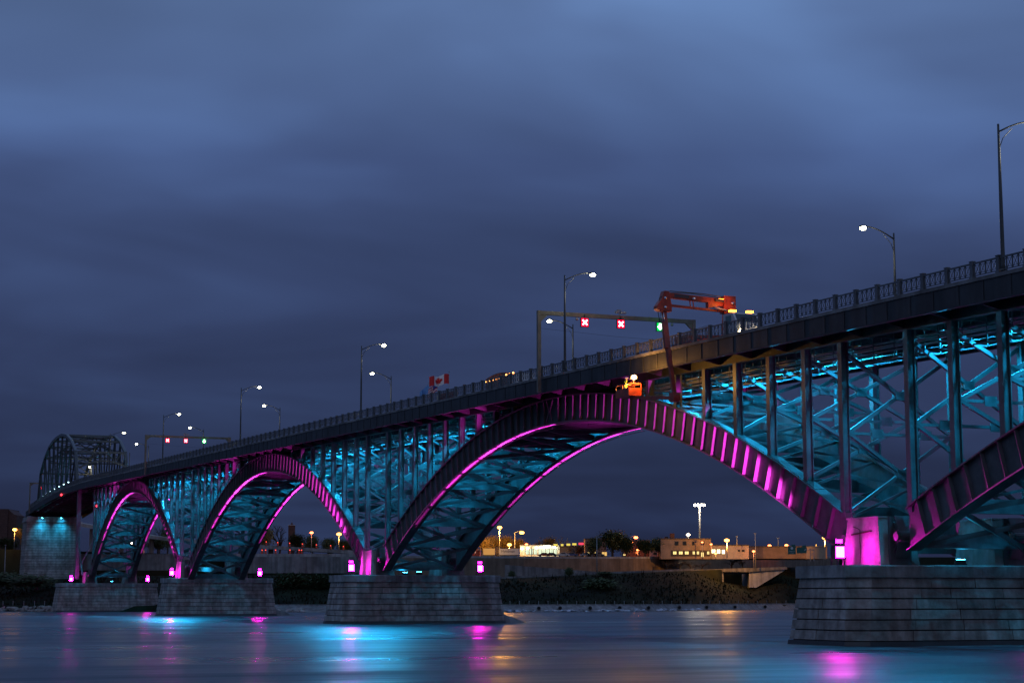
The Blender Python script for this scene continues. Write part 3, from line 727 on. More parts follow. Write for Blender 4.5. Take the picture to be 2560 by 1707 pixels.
# ------------------------------------------------------------------ things on the roadway
lamp_white = glow('street_lamp_white', (1.0, 0.95, 0.62), 30.0)
def street_lamp(x, far, label, lit=1.0):
    y = Y1 - .25 if far else Y0 + .18; z = deck_z(x); s = -1 if far else 1; H = 10.25
    t = root('street_lamp', label, 'street lamp', (x, y, z), 'street lamps on the bridge')
    mb = MB(); mb.tube([(x, y, z), (x, y, z + .5), (x, y, z + 5), (x, y, z + H)], [.17, .145, .12, .075], 10); mb.box((x - .2, y - .2, z + .002), (x + .2, y + .2, z + .22)); part('pole', mb, pole_mat, t, True)
    mb = MB(); arc = [(x, y + s * 2.9 * u, z + H - .55 + .95 * math.sin(u * math.pi / 2)) for u in [k / 8 for k in range(9)]]
    mb.tube(arc, [.07 - .02 * k / 8 for k in range(9)], 6)
    mb.tube([(x, y, z + H - 1.75), (x, y + s * .35, z + H - .95), (x, y + s * 1.1, z + H - .22)], .03, 5); part('arm', mb, pole_mat, t, True)
    yh = y + s * 3.2; zh = z + H + .36
    mb = MB(); mb.strip([[(x - w, yh + s * d, zh - .09), (x + w, yh + s * d, zh - .09), (x + w * .7, yh + s * d, zh + h), (x - w * .7, yh + s * d, zh + h)] for d, w, h in ((-.42, .07, .05), (-.15, .18, .13), (.2, .19, .12), (.42, .08, .04))])
    part('lamp_head', mb, pole_mat, t)
    mb = MB(); mb.ball((x, yh + s * .05, zh - .13), .31, 10, 6, .62); part('lens', mb, lamp_white, t)
    light('lamp_light', 'POINT', (x, yh, zh - .45), 330 * lit, (1.0, .93, .66), t, None, .2)
near = [(21.4, 'nearest street lamp, tall dark pole cut by the right edge'), (-53.7, 'street lamp pole in front of the traffic gantry with arm to the right'),
        (-126.2, 'street lamp with arm to the right, left of the flags'), (-198.2, 'street lamp with arm to the right, between two left hand arches'),
        (-267.5, 'street lamp with arm to the right behind the distant gantry'), (-333.0, 'street lamp whose arm rises beside the through truss')]
for x, lb in near: street_lamp(x, 0, lb)
far = [(-18.0, 'bright starlike street lamp on the far kerb at upper right, arm to the left'), (-91.3, 'street lamp on the far kerb glowing at the left post of the big gantry'),
       (-166.0, 'far kerb street lamp with arm to the left, beside the flags'), (-237.5, 'far kerb street lamp with arm to the left, between the gantries'),
       (-307.5, 'far kerb street lamp just above the green signal of the distant gantry'), (-375.0, 'far kerb street lamp just left of the distant gantry'), (-452.0, 'small street lamp inside the through truss')]
for x, lb in far: street_lamp(x, 1, lb)

sig_r = glow('signal_red', (1.0, 0.02, 0.06), 9.0); sig_g = glow('signal_green', (0.05, 1.0, 0.22), 7.0); sig_core = glow('signal_core', (1.0, .16, .20), 16.0); sig_gcore = glow('signal_green_core', (.7, 1.0, .8), 9.0)
def lane_signal(x, y, z, kind, label):
    t = root('lane_signal', label, 'traffic signal', (x, y, z), 'lane signals on the gantries')
    mb = MB(); mb.box((x - .18, y - .46, z - .5), (x + .02, y + .46, z + .5)); mb.box((x - .1, y - .05, z + .502), (x, y + .05, z + .85)); part('housing', mb, black, t)
    mb = MB(); col = sig_r if kind == 'x' else sig_g
    if kind == 'x':
        for s_ in (1, -1): mb.beam((x + .05 + .006 * s_, y - .27 * s_, z - .27), (x + .05 + .006 * s_, y + .27 * s_, z + .27), .16, .04, (1, 0, 0))
    else:
        mb.prism([(x + .04, y, z - .36), (x + .04, y + .36, z + .02), (x + .04, y + .13, z + .02), (x + .04, y + .13, z + .36), (x + .04, y - .13, z + .36), (x + .04, y - .13, z + .02), (x + .04, y - .36, z + .02)], (.04, 0, 0))
    part('cross_symbol' if kind == 'x' else 'arrow_symbol', mb, sig_core if kind == 'x' else sig_gcore, t)
    mb = MB(); mb.box((x + .022, y - .40, z - .44), (x + .032, y + .40, z + .44)); part('led_panel', mb, glow('red_field', (1, .0, .03), 2.2) if kind == 'x' else glow('green_field', (.0, 1, .15), .9), t)
    light('signal_light', 'POINT', (x + .6, y, z), 14, (1, .02, .06) if kind == 'x' else (.05, 1, .2), t, None, .3)
gan_mat = mat('gantry_paint', (.16, .14, .10), .5, 0.0, .3, 1.0)
def gantry(x, label, ztop, sigs, cams):
    t = root('signal_gantry', label, 'gantry', (x, 5, deck_z(x)), 'lane signal gantries'); ya, yb = Y0 - .45, Y1 + .45
    mb = MB(); mb.box((x - .19, ya - .19, deck_z(x) - 1.7), (x + .19, ya + .19, ztop)); part('post', mb, gan_mat, t)
    mb = MB(); mb.box((x - .19, yb - .19, deck_z(x) - 1.7), (x + .19, yb + .19, ztop)); part('post', mb, gan_mat, t)
    mb = MB(); mb.box((x - .17, ya + .195, ztop - .44), (x + .17, yb - .195, ztop - .02)); part('beam', mb, gan_mat, t)
    mb = MB()
    for y, s in ((ya, 1), (yb, -1)): mb.prism([(x - .12, y + s * .2, ztop - .45), (x - .12, y + s * 1.0, ztop - .45), (x - .12, y + s * .2, ztop - 1.2)], (.24, 0, 0))
    part('knee_brace', mb, gan_mat, t)
    mb = MB(); mb.tube([(x, ya, ztop - 1.9), (x, 5, ztop - 2.35), (x, yb, ztop - 2.6)], .012, 4); part('cable', mb, black, t)
    for y, up in cams:
        mb = MB()
        if up: mb.box((x - .06, y - .06, ztop), (x + .06, y + .06, ztop + .25)); mb.box((x - .3, y - .45, ztop + .252), (x + .2, y - .1, ztop + .5)); mb.box((x - .2, y + .1, ztop + .20), (x + .2, y + .75, ztop + .42)); mb.box((x - .1, y - .3, ztop + .5), (x + .15, y + .2, ztop + .62))
        else: mb.ball((x, y, ztop - .68), .17, 8, 6); mb.box((x - .04, y - .04, ztop - .56), (x + .04, y + .04, ztop - .44))
        part('camera', mb, galv, t)
    for i, (y, z, kd) in enumerate(sigs):
        lane_signal(x + .35, y, z, kd, ('red cross lane signal, %s on the %s' % (('left' if i == 0 else 'middle'), label2) if kd == 'x' else 'green arrow lane signal on the %s' % label2))
label2 = 'big gantry by the crane'; gantry(-59.3, 'big signal gantry over the road beside the orange crane boom', 34.15, [(1.19, 33.1, 'x'), (5.5, 33.15, 'x'), (10.26, 33.1, 'g')], [(5.5, 1), (11.9, 0), (.4, 0)])
label2 = 'distant gantry'; gantry(-283.5, 'distant signal gantry over the road with two red lights', 38.75, [(.62, 37.65, 'x'), (4.64, 37.7, 'x'), (8.7, 37.7, 'g')], [(4.64, 1)])
label2 = 'far left gantry'; gantry(-474.0, 'farthest signal gantry at the left end of the roadway', 39.2, [(-1.0, 37.6, 'x')], [])

# flags of the border line
def flag_mat(kind):
    m = bpy.data.materials.new('flag_' + kind); m.use_nodes = True; nt = m.node_tree; n = nt.nodes; l = nt.links; b = n['Principled BSDF']; b.inputs['Roughness'].default_value = .8
    return m
fl_red = mat('flag_red', (.55, .02, .025), .8); fl_white = mat('flag_white', (.72, .72, .74), .8); fl_blue = mat('flag_blue', (.03, .05, .22), .8); fl_pale = mat('flag_pale_blue', (.16, .34, .62), .8)
def flag(x, y, kind, label):
    z = deck_z(x); H = 36.4 + .02 * (-137 - x) * 1.0 - z + .5 - (0 if kind == 'leaf' else .7)
    t = root('flag_pole', label, 'flag', (x, y, z), 'flags at the middle of the bridge')
    mb = MB(); mb.tube([(x, y, z), (x, y, z + H)], [.07, .045], 8); mb.ball((x, y, z + H + .06), .09, 8, 6); part('pole', mb, galv, t, True)
    L, h = (3.1, 1.45) if kind == 'leaf' else (1.35, 1.25); top = z + H - .35; NU, NV = 22, 6
    def P(u, v, o=0): return (x + .42 * math.sin(u * 8.5 + .6) * (.3 + u) - .7 * u + o, y - .06 - L * u * .93, top - h * v - (.55 if kind == 'leaf' else 1.1) * u ** 1.3 + .12 * math.sin(u * 9))
    def cell(u0, u1, v0, v1, m, o=0, nm='cloth'):
        mb = MB(); nu = max(2, int((u1 - u0) * NU)); b = []
        vs = [P(u0 + (u1 - u0) * i / nu, v0 + (v1 - v0) * j / 2, o) for i in range(nu + 1) for j in range(3)]
        mb.poly(vs, [(i * 3 + j, i * 3 + j + 1, (i + 1) * 3 + j + 1, (i + 1) * 3 + j) for i in range(nu) for j in range(2)]); return part(nm, mb, m, t, True)
    if kind == 'leaf':
        cell(0, .25, 0, 1, fl_red, 0, 'red_band'); cell(.25, .75, 0, 1, fl_white, 0, 'white_band'); cell(.75, 1, 0, 1, fl_red, 0, 'red_band')
        half = [(0, -.46), (.06, -.30), (.16, -.35), (.12, -.12), (.24, -.22), (.27, -.15), (.40, -.17), (.35, -.04), (.42, .02), (.22, .17), (.24, .26), (.03, .22), (.03, .44)]
        pts = half + [(-a, b_) for a, b_ in reversed(half[1:])]
        mb = MB(); ctr = .5
        vs = [P(ctr + a * .47, .5 + b_, .035) for a, b_ in pts]; cc = P(ctr, .5, .035)
        n_ = len(vs); mb.poly([cc] + vs, [(0, 1 + i, 1 + (i + 1) % n_) for i in range(n_)]); part('maple_leaf', mb, fl_red, t)
    elif kind == 'stripe':
        for k in range(7): cell(0, 1, k / 7, (k + 1) / 7, fl_red if k % 2 == 0 else fl_white, 0, 'stripe')
        cell(0, .4, 0, 4 / 7, fl_blue, .03, 'canton')
    else: cell(0, 1, 0, 1, fl_pale, 0, 'cloth')
flag(-136.6, 13.4, 'leaf', 'red and white maple leaf flag flying above the railing')
flag(-143.5, 14.0, 'stripe', 'striped red and white flag just behind the maple leaf flag')
flag(-147.5, 14.0, 'pale', 'pale blue flag behind the other two flags')

# orange under-bridge inspection truck with folded boom
amber = glow('amber_beacon', (1.0, .28, .02), 14.0); headl = glow('headlight', (1.0, .78, .42), 30.0); redl = glow('red_marker', (1.0, .04, .03), 8.0)
def inspection_truck():
    zd = deck_z(-27) - .16
    t = root('inspection_truck', 'orange crane truck with its boom folded over the railing', 'crane truck', (-27, 1.2, zd))
    b = MB(); b.box((-36, .0, zd + .75), (-22.6, 2.5, zd + 1.05)); part('chassis', b, black, t)
    b = MB(); b.strip([[(-25.1, .0, zd + 1.06), (-25.1, 2.5, zd + 1.06), (-25.1, 2.5, zd + 2.95), (-25.1, .0, zd + 2.95)], [(-23.3, .0, zd + 1.06), (-23.3, 2.5, zd + 1.06), (-23.3, 2.5, zd + 2.9), (-23.3, .0, zd + 2.9)], [(-22.4, .02, zd + .8), (-22.4, 2.48, zd + .8), (-22.65, 2.45, zd + 2.0), (-22.65, .05, zd + 2.0)]])
    cab = part('cab', b, mat('cab_white', (.5, .5, .5), .35), t)
    b = MB(); b.hexa([(-22.60, .2, zd + 2.05), (-22.60, 2.3, zd + 2.05), (-22.7, 2.3, zd + 2.05), (-22.7, .2, zd + 2.05), (-23.22, .2, zd + 2.8), (-23.22, 2.3, zd + 2.8), (-23.3, 2.3, zd + 2.8), (-23.3, .2, zd + 2.8)]); part('windscreen', b, mat('glass_dark', (.02, .03, .035), .08), cab)
    b = MB(); b.box((-24.6, -.012, zd + 1.9), (-23.5, -.004, zd + 2.7)); part('side_window', b, mat('cab_glass', (.10, .2, .2), .15), cab)
    for x in (-34.6, -33.2, -28.6, -23.6):
        for y in (.05, 2.15):
            b = MB(); b.tube([(x, y, zd + .52), (x, y + .3, zd + .52)], .5, 16); part('wheel', b, black, t)
    for y in (.35, 2.15):
        b = MB(); b.ball((-22.33, y, zd + 1.12), .19, 8, 6); part('headlight', b, headl, t)
    light('headlight_beam', 'SPOT', (-22.0, 1.2, zd + 1.1), 600, (1, .8, .5), t, (-10, 1.2, zd), .15, 70, .5)
    for x, y, z in ((-23.9, .35, 3.12), (-23.9, 2.1, 3.12), (-26.4, .5, 4.5)):
        b = MB(); b.box((x - .2, y - .3, zd + z - .06), (x + .2, y + .3, zd + z + .10)); part('beacon', b, amber, t)
    light('beacon_light', 'POINT', (-25.2, .3, zd + 4.1), 60, (1, .25, .03), t, None, .2)
    for x in (-30.5, -28.7, -27.9):
        b = MB(); b.ball((x, -.06, zd + 1.0), .10, 6, 5); part('marker_light', b, redl if x > -28 else amber, t)
    b = MB(); b.box((-35.8, .1, zd + 1.06), (-28.2, 2.4, zd + 1.5)); b.box((-35.6, .3, zd + 1.502), (-33, 2.2, zd + 2.2)); part('deck_body', b, orange_p, t)
    # turret column, main boom, lower boom and elbow
    b = MB(); b.tube([(-26.6, 1.2, zd + 1.06), (-26.6, 1.2, zd + 4.0)], [.55, .38], 12); b.box((-27.0, .7, zd + 3.3), (-26.1, 1.9, zd + 4.9)); part('turret', b, orange_p, t, False)
    b = MB(); b.beam((-26.5, 1.6, zd + 4.35), (-26.3, -5.2, zd + 4.62), .40, .48); b.hexa([(-26.75, -.9, zd + 3.7), (-26.2, -.9, zd + 3.7), (-26.2, .6, zd + 3.95), (-26.75, .6, zd + 3.95), (-26.75, -.9, zd + 4.2), (-26.2, -.9, zd + 4.2), (-26.2, .6, zd + 4.2), (-26.75, .6, zd + 4.2)]); boom = part('main_boom', b, orange_p, t)
    b = MB(); b.beam((-26.5, 1.5, zd + 3.45), (-26.3, -5.1, zd + 3.72), .26, .20); part('lower_boom', b, orange_p, t)
    b = MB()
    for y in (-2.3, -2.62): b.beam((-26.4, y, zd + 3.66), (-26.4, y - .1, zd + 4.4), .07, .09)
    part('link_plate', b, orange_p, t)
    b = MB(); b.tube([(-26.1, -.4, zd + 3.75), (-26.1, 1.0, zd + 3.5)], .09, 8); part('hydraulic_cylinder', b, galv, t, True)
    b = MB(); b.prism([(-26.65, -5.9, zd + 3.1), (-26.65, -4.75, zd + 3.1), (-26.65, -4.75, zd + 3.7), (-26.65, -5.05, zd + 4.96), (-26.65, -5.5, zd + 4.96), (-26.65, -5.75, zd + 4.2), (-26.65, -6.25, zd + 3.55), (-26.65, -6.25, zd + 3.3)], (.7, 0, 0)); part('elbow', b, orange_p, t)
    b = MB(); b.beam((-26.3, -5.4, zd + 3.1), (-25.2, -5.4, zd - 1.9), .38, .38, (0, 1, 0)); part('hanging_arm', b, orange_p, t)
    b = MB(); b.beam((-25.75, -5.72, zd + 2.0), (-25.2, -5.72, zd - .4), .34, .30, (0, 1, 0)); part('sleeve', b, orange_p, t)
    b = MB()
    for y in (-5.6, -5.82): b.tube([(-26.0, y, zd + 3.1), (-25.75, y, zd + 1.9)], .045, 6)
    part('hydraulic_rod', b, mat('chrome', (.7, .7, .7), .2, 1.0), t, True)
    b = MB(); b.beam((-25.15, -5.4, zd - 1.7), (-24.3, -5.4, zd - 4.9), .34, .34, (0, 1, 0)); b.box((-24.75, -5.75, zd - 5.3), (-23.9, -5.05, zd - 4.5)); part('inner_arm', b, orange_p, t)
    b = MB(); b.beam((-24.1, -5.4, zd - 5.0), (-33.2, -5.5, zd - 4.05), .30, .32); part('jib', b, orange_p, t)
    b = MB(); b.tube([(-26.2, 1.0, zd + 4.75), (-26.2, -1.5, zd + 4.95), (-26.2, -4.8, zd + 5.0), (-26.1, -5.9, zd + 4.3), (-25.9, -5.85, zd + 2.6), (-25.3, -5.75, zd - .6)], .045, 6); b.tube([(-26.62, 1.0, zd + 4.7), (-26.6, -2.5, zd + 4.98), (-26.55, -4.9, zd + 4.9), (-26.7, -5.95, zd + 3.9), (-26.0, -5.8, zd + 1.2)], .035, 6); part('hydraulic_hose', b, black, t, True)
    b = MB()
    for y, z in ((-5.4, 4.3), (-5.4, 3.45), (1.5, 4.2), (-2.45, 4.4)): b.tube([(-26.9, y, zd + z), (-25.9, y, zd + z)], .12, 10)
    part('pivot_pin', b, mat('chrome', (.7, .7, .7), .2, 1.0), t, True)
    b = MB(); b.beam((-26.12, -4.4, zd + 4.62), (-26.12, -2.9, zd + 4.55), .02, .28); b.beam((-26.12, -.2, zd + 4.44), (-26.12, .9, zd + 4.40), .02, .28); part('decal', b, mat('decal_grey', (.04, .04, .05), .6), t)
    b = MB()
    for x in (-35.7, -33.9, -32.1, -30.3, -28.4):
        b.beam((x, .05, zd + 1.5), (x, .05, zd + 2.35), .05, .05)
    b.beam((-35.7, .05, zd + 2.35), (-28.4, .05, zd + 2.35), .05, .05); b.beam((-35.7, .05, zd + 1.95), (-28.4, .05, zd + 1.95), .04, .04); part('hand_rail', b, galv, t)
    bx0, bx1, by0, by1, bz = -35.2, -32.3, -6.15, -4.85, zd - 3.85
    b = MB(); b.box((bx0, by0, bz - .12), (bx1, by1, bz))
    for (x0, y0, x1, y1) in ((bx0, by0, bx1, by0 + .05), (bx0, by1 - .05, bx1, by1), (bx0, by0 + .051, bx0 + .05, by1 - .051), (bx1 - .05, by0 + .051, bx1, by1 - .051)):
        b.box((x0, y0, bz + .003), (x1, y1, bz + .62)); b.box((x0, y0, bz + .98), (x1, y1, bz + 1.08))
    for x in (bx0 + .03, bx1 - .03, (bx0 + bx1) / 2):
        for y in (by0 + .02, by1 - .02): b.box((x - .03, y - .03, bz + .621), (x + .03, y + .03, bz + .979))
    part('work_platform', b, orange_p, t)
    b = MB(); b.box((bx0 + 1.7, by0 + .3, bz + .005), (bx0 + 2.3, by1 - .3, bz + .5)); part('tool_box', b, orange_p, t)
    b = MB(); b.beam((bx1 - .35, -5.5, bz + 1.08), (bx1 - .35, -5.5, bz + 1.6), .05, .05); b.box((bx1 - .55, -5.85, bz + 1.45), (bx1 - .30, -5.15, bz + 1.80)); part('lamp_bracket', b, black, t)
    b = MB(); b.ball((bx1 - .22, -5.5, bz + 1.62), .25, 12, 8, .8); part('work_lamp', b, glow('work_lamp', (1.0, .55, .16), 40.0), t)
    light('work_light', 'POINT', (bx1 + .35, -5.3, bz + 1.55), 1100, (1.0, .45, .08), t, None, .15)
    light('work_light', 'POINT', (bx0 + 1.2, -5.45, bz + .75), 110, (1.0, .50, .12), t, None, .15)
    return bx0 + .75, -5.45, bz + .004
wx, wy, wz = inspection_truck()

def person(x, y, z, label):
    """standing worker, one skinned body leaning slightly forward"""
    J = {'pel': (0, 0, .95, .15, .12), 'ch': (.03, 0, 1.30, .18, .13), 'nk': (.06, 0, 1.50, .065, .06), 'hd': (.09, 0, 1.66, .10, .115), 'tp': (.09, 0, 1.76, .08, .09),
         'hl': (0, .10, .88, .10, .10), 'kl': (.05, .12, .48, .075, .075), 'al': (-.02, .13, .09, .05, .05), 'fl': (.14, .14, .05, .045, .04),
         'hr': (0, -.10, .88, .10, .10), 'kr': (.03, -.13, .48, .075, .075), 'ar': (-.02, -.14, .09, .05, .05), 'fr': (.14, -.15, .05, .045, .04),
         'sl': (.03, .21, 1.42, .07, .07), 'el': (.10, .30, 1.14, .052, .052), 'wl': (.34, .26, 1.12, .04, .04), 'gl': (.44, .24, 1.15, .045, .03),
         'sr': (.03, -.21, 1.42, .07, .07), 'er': (.12, -.30, 1.15, .052, .052), 'wr': (.34, -.22, 1.22, .04, .04), 'gr': (.43, -.20, 1.26, .045, .03)}
    E_ = ['pel-ch', 'ch-nk', 'nk-hd', 'hd-tp', 'pel-hl', 'hl-kl', 'kl-al', 'al-fl', 'pel-hr', 'hr-kr', 'kr-ar', 'ar-fr', 'ch-sl', 'sl-el', 'el-wl', 'wl-gl', 'ch-sr', 'sr-er', 'er-wr', 'wr-gr']
    k = list(J); me = bpy.data.meshes.new('skeleton'); me.from_pydata([J[q][:3] for q in k], [tuple(k.index(w) for w in e.split('-')) for e in E_], [])
    o = bpy.data.objects.new('skeleton', me); COL.objects.link(o)
    sk = o.modifiers.new('skin', 'SKIN'); o.modifiers.new('sub', 'SUBSURF').levels = 1
    if not me.skin_vertices: return
    for i, q in enumerate(k): me.skin_vertices[0].data[i].radius = J[q][3:5]
    me.skin_vertices[0].data[0].use_root = True
    dg = bpy.context.evaluated_depsgraph_get(); m2 = bpy.data.meshes.new_from_object(o.evaluated_get(dg)); bpy.data.objects.remove(o)
    m2.materials.clear()
    for m in (mat('work_trousers', (.03, .035, .05), .9), mat('hi_vis_jacket', (.55, .62, .05), .8), mat('skin', (.45, .28, .2), .6), mat('boots', (.02, .016, .012), .8)): m2.materials.append(m)
    for p in m2.polygons:
        c = p.center; p.use_smooth = True
        p.material_index = 2 if c.z > 1.52 or c.x > .36 else 1 if c.z > .9 else 3 if c.z < .14 else 0
    t = root('person', label, 'person', (x, y, z)); ob = bpy.data.objects.new('body', m2); COL.objects.link(ob); ob.parent = t
    hb = MB(); hb.ball((.09, 0, 1.74), .145, 12, 8, .8); hb.tube([(.11, 0, 1.72), (.11, 0, 1.735)], .185, 12); local('hard_hat', hb, mat('white_plastic', (.8, .8, .78), .35), t, True)
    vb = MB(); vb.strip([[(.03 + a * .21 * math.cos(q), a * .235 * math.sin(q), zz) for q in [2 * math.pi * i / 12 for i in range(12)]] for zz, a in ((1.12, .92), (1.14, 1.0), (1.18, 1.0), (1.2, .93))]); local('reflective_band', vb, fl_white, t)
    fb = MB(); fb.ball((.205, 0, 1.655), .022, 6, 5); fb.ball((.19, .038, 1.685), .012, 6, 5); fb.ball((.19, -.038, 1.685), .012, 6, 5); local('face', fb, mat('skin', (.45, .28, .2), .6), t)
    t.rotation_euler = (0, 0, R(35)); return t
person(wx, wy, wz, 'worker in yellow high visibility jacket and white hard hat on the lift platform')

# maintenance lorry and orange sheeting behind the railing
def lorry():
    x0, x1, ya, yb = -85.5, -75.5, -.2, 2.3; z = deck_z(-80) - .16
    t = root('maintenance_lorry', 'dark lorry behind the railing with a row of amber lamps along its roof edge', 'lorry', ((x0 + x1) / 2, 1, z))
    b = MB(); b.box((x0, ya, z + .9), (x1 - 2.5, yb, z + 2.35)); part('cargo_body', b, mat('lorry_grey', (.16, .12, .10), .6, 0, .3, 1), t)
    b = MB(); n = 10
    b.strip([[(x0 + (x1 - 2.5 - x0) * k / n, ya, z + 2.352), (x0 + (x1 - 2.5 - x0) * k / n, yb, z + 2.352), (x0 + (x1 - 2.5 - x0) * k / n, yb, z + 2.40 + .3 * math.sin(math.pi * k / n)), (x0 + (x1 - 2.5 - x0) * k / n, ya, z + 2.40 + .3 * math.sin(math.pi * k / n))] for k in range(n + 1)]); part('roof', b, mat('tarpaulin', (.25, .08, .04), .8), t)
    b = MB(); b.box((x1 - 2.4, ya, z + .6), (x1 - .5, yb, z + 2.2)); b.hexa([(x1 - .499, ya, z + .6), (x1, ya, z + .6), (x1, yb, z + .6), (x1 - .499, yb, z + .6), (x1 - .499, ya, z + 2.1), (x1 - .25, ya, z + 1.5), (x1 - .25, yb, z + 1.5), (x1 - .499, yb, z + 2.1)]); part('cab', b, mat('cab_white', (.5, .5, .5), .35), t)
    for x in (x0 + 1.2, x0 + 2.4, x1 - 1.4):
        for y in (ya, yb - .3): part('wheel', MB().tube([(x, y, z + .48), (x, y + .3, z + .48)], .48, 14), black, t)
    for k in range(9):
        x = x0 + .4 + (x1 - x0 - 1.2) * k / 8
        if k == 5: continue
        part('marker_lamp', MB().ball((x, ya - .08, z + 2.05 + (.12 if k > 5 else 0)), .10, 6, 5), glow('amber_marker', (1, .35, .08), 8), t)
lorry()
for i, (xa, lb) in enumerate(((-90.5, 'right hand'), (-94.4, 'left hand'))):
    z = deck_z(xa)
    t = root('barrier_panel', '%s orange sheet panel standing behind the railing, right of the flags' % lb, 'barrier', (xa, -2.6, z - .16), 'orange sheet panels on the bridge')
    b = MB(); b.box((xa - 1.5, -2.62, z), (xa + 1.5, -2.56, z + 1.0)); part('sheet', b, orange_p, t)
    b = MB()
    for dx in (-1.4, 1.4): b.box((xa + dx - .04, -2.55, z - .16), (xa + dx + .04, -2.49, z + 1.05)); b.box((xa + dx - .04, -2.8, z - .16), (xa + dx + .04, -2.2, z - .08))
    part('frame', b, galv, t)

# ------------------------------------------------------------------ far shore: ground, walls, roads
def zy(y, d): return at(1280, y, d).z
def lerp_tab(tab, x):
    if x <= tab[0][0]: return tab[0][1]
    for (a, u), (b, v) in zip(tab, tab[1:]):
        if x <= b: return u + (v - u) * (x - a) / (b - a)
    return tab[-1][1]
SHORE = [(-900, 640), (0, 520), (130, 500), (700, 486), (1290, 486), (1600, 510), (1960, 590), (2400, 760), (3300, 1100)]
BANKY = [(-900, 1470), (0, 1462), (300, 1440), (640, 1437), (1000, 1444), (1263, 1446), (1500, 1435), (1690, 1428), (1737, 1430), (1809, 1454), (1873, 1466), (1890, 1466), (1960, 1424), (2000, 1419), (2560, 1408), (3300, 1405)]
ROADY = [(-900, 1462), (0, 1452), (300, 1440), (640, 1437), (1000, 1443), (1263, 1445), (1500, 1434), (1731, 1425), (1965, 1417), (2560, 1406), (3300, 1400)]
UPY = [(-900, 1380), (0, 1372), (300, 1380), (640, 1389), (920, 1391), (1150, 1391), (1500, 1393), (2080, 1392), (3300, 1392)]
def xy(px, d): p = at(px, 1495, d); return p.x, p.y
grass = mat('bank_grass', (.016, .020, .010), .95, 0, .5, .06, .6, .8, col2=(.006, .006, .004), spec=0.05)
def ground():
    cols = sorted(set(list(range(-900, 3301, 60)) + [1737, 1805, 1809, 1873, 1877, 1890, 1960]))
    rnd = random.Random(3); rows = []
    for px in cols:
        d0 = lerp_tab(SHORE, px); dw = d0 + 62
        tunnel = 1808 < px < 1874
        dr = dw + (24 if tunnel else 3.0); du = d0 + 112
        zb = zy(lerp_tab(BANKY, px), dw); zr = zy(lerp_tab(ROADY, px), dw); zu = zy(lerp_tab(UPY, px), du)
        prof = [(d0 - 2, -1.2), (d0 + 3, 1.5), (d0 + 7, 1.75)]
        for k in range(1, 7):
            u = k / 7; prof.append((d0 + 7 + (dw - d0 - 7) * u, 1.75 + (zb - 1.75) * (u ** .85) + rnd.uniform(-.35, .35)))
        prof += [(dw, zb), (dr, zr if not tunnel else zb), (dr + .5, zr), (du - 2, zr + .3), (du + 1.2, zr + .3), (du + 1.6, zu), (du + 90, zu), (du + 320, zu + 1.5), (4500, zu + 6), (9000, 20)]
        rows.append([(*xy(px, d), z) for d, z in prof])
    mb = MB(); n = len(rows[0])
    mb.poly([p for r in rows for p in r], [(i * n + j, (i + 1) * n + j, (i + 1) * n + j + 1, i * n + j + 1) for i in range(len(rows) - 1) for j in range(n - 1)])
    tag(part('ground', mb, grass, None, True), kind='structure')
ground()
def du_of(px): return lerp_tab(SHORE, px) + 112
def dw_of(px): return lerp_tab(SHORE, px) + 62
def ribbon(name, label, cat, m, pxs, dist, ytop, ybot, thick=.7, gap=.05, pname='wall_panel', group=None):
    """long wall on the far shore made of separate cast panels"""
    a = at(pxs[0], 1495, dist(pxs[0])); t = root(name, label, cat, (a.x, a.y, zy(ybot(pxs[0]), dist(pxs[0]))), group)
    for p0, p1 in zip(pxs, pxs[1:]):
        A, B = Vector((*xy(p0, dist(p0)), 0)), Vector((*xy(p1, dist(p1)), 0)); d = (B - A).normalized(); A += d * gap / 2; B -= d * gap / 2
        nb = Vector((-d.y, d.x, 0)); nb = nb if nb.dot(_fh) > 0 else -nb
        z = [zy(ybot(p0), dist(p0)), zy(ybot(p1), dist(p1)), zy(ytop(p0), dist(p0)), zy(ytop(p1), dist(p1))]
        o = nb * thick
        mb = MB(); mb.hexa([(A.x, A.y, z[0]), (B.x, B.y, z[1]), (B.x + o.x, B.y + o.y, z[1]), (A.x + o.x, A.y + o.y, z[0]), (A.x, A.y, z[2]), (B.x, B.y, z[3]), (B.x + o.x, B.y + o.y, z[3]), (A.x + o.x, A.y + o.y, z[2])])
        part(pname, mb, m, t)
    return t
def span(a, b, step): n = max(1, round((b - a) / step)); return [a + (b - a) * k / n for k in range(n + 1)]
tan_wall = mat('tan_concrete', (.20, .145, .10), .9, 0, .3, .3, .2, 2.0, stain=.25)
ribbon('retaining_wall', 'long tan retaining wall below the plaza, lit orange in patches', 'wall', tan_wall, span(930, 2100, 34), lambda p: du_of(p) - .8, lambda p: lerp_tab(UPY, p) + 3, lambda p: lerp_tab(ROADY, p) + 2)
ribbon('plaza_parapet', 'pale concrete parapet with snow along the top of the tan retaining wall', 'parapet', concrete, span(932, 2098, 30), lambda p: du_of(p) - .4, lambda p: lerp_tab(UPY, p) - 2.0, lambda p: lerp_tab(UPY, p) + 2.9, .4)
ribbon('ramp_wall', 'grey lower wall in front of the tan wall, left of the lamp pole', 'wall', concrete_d, span(1262, 1500, 30), lambda p: dw_of(p) + 24, lambda p: 1411 + (p - 1262) * .075, lambda p: 1447 - (p - 1262) * .04)
ribbon('road_barrier', 'low pale road barrier along the top of the grassy bank', 'barrier', concrete_d, span(1205, 1735, 26), lambda p: dw_of(p) + 2.2, lambda p: lerp_tab(ROADY, p) - 4.0, lambda p: lerp_tab(ROADY, p) + 1.5, .4)
ribbon('canal_wall', 'pale grey wall under the ramp seen through the second arch', 'wall', concrete_d, span(560, 940, 30), lambda p: dw_of(p) + 30, lambda p: 1391, lambda p: 1432)
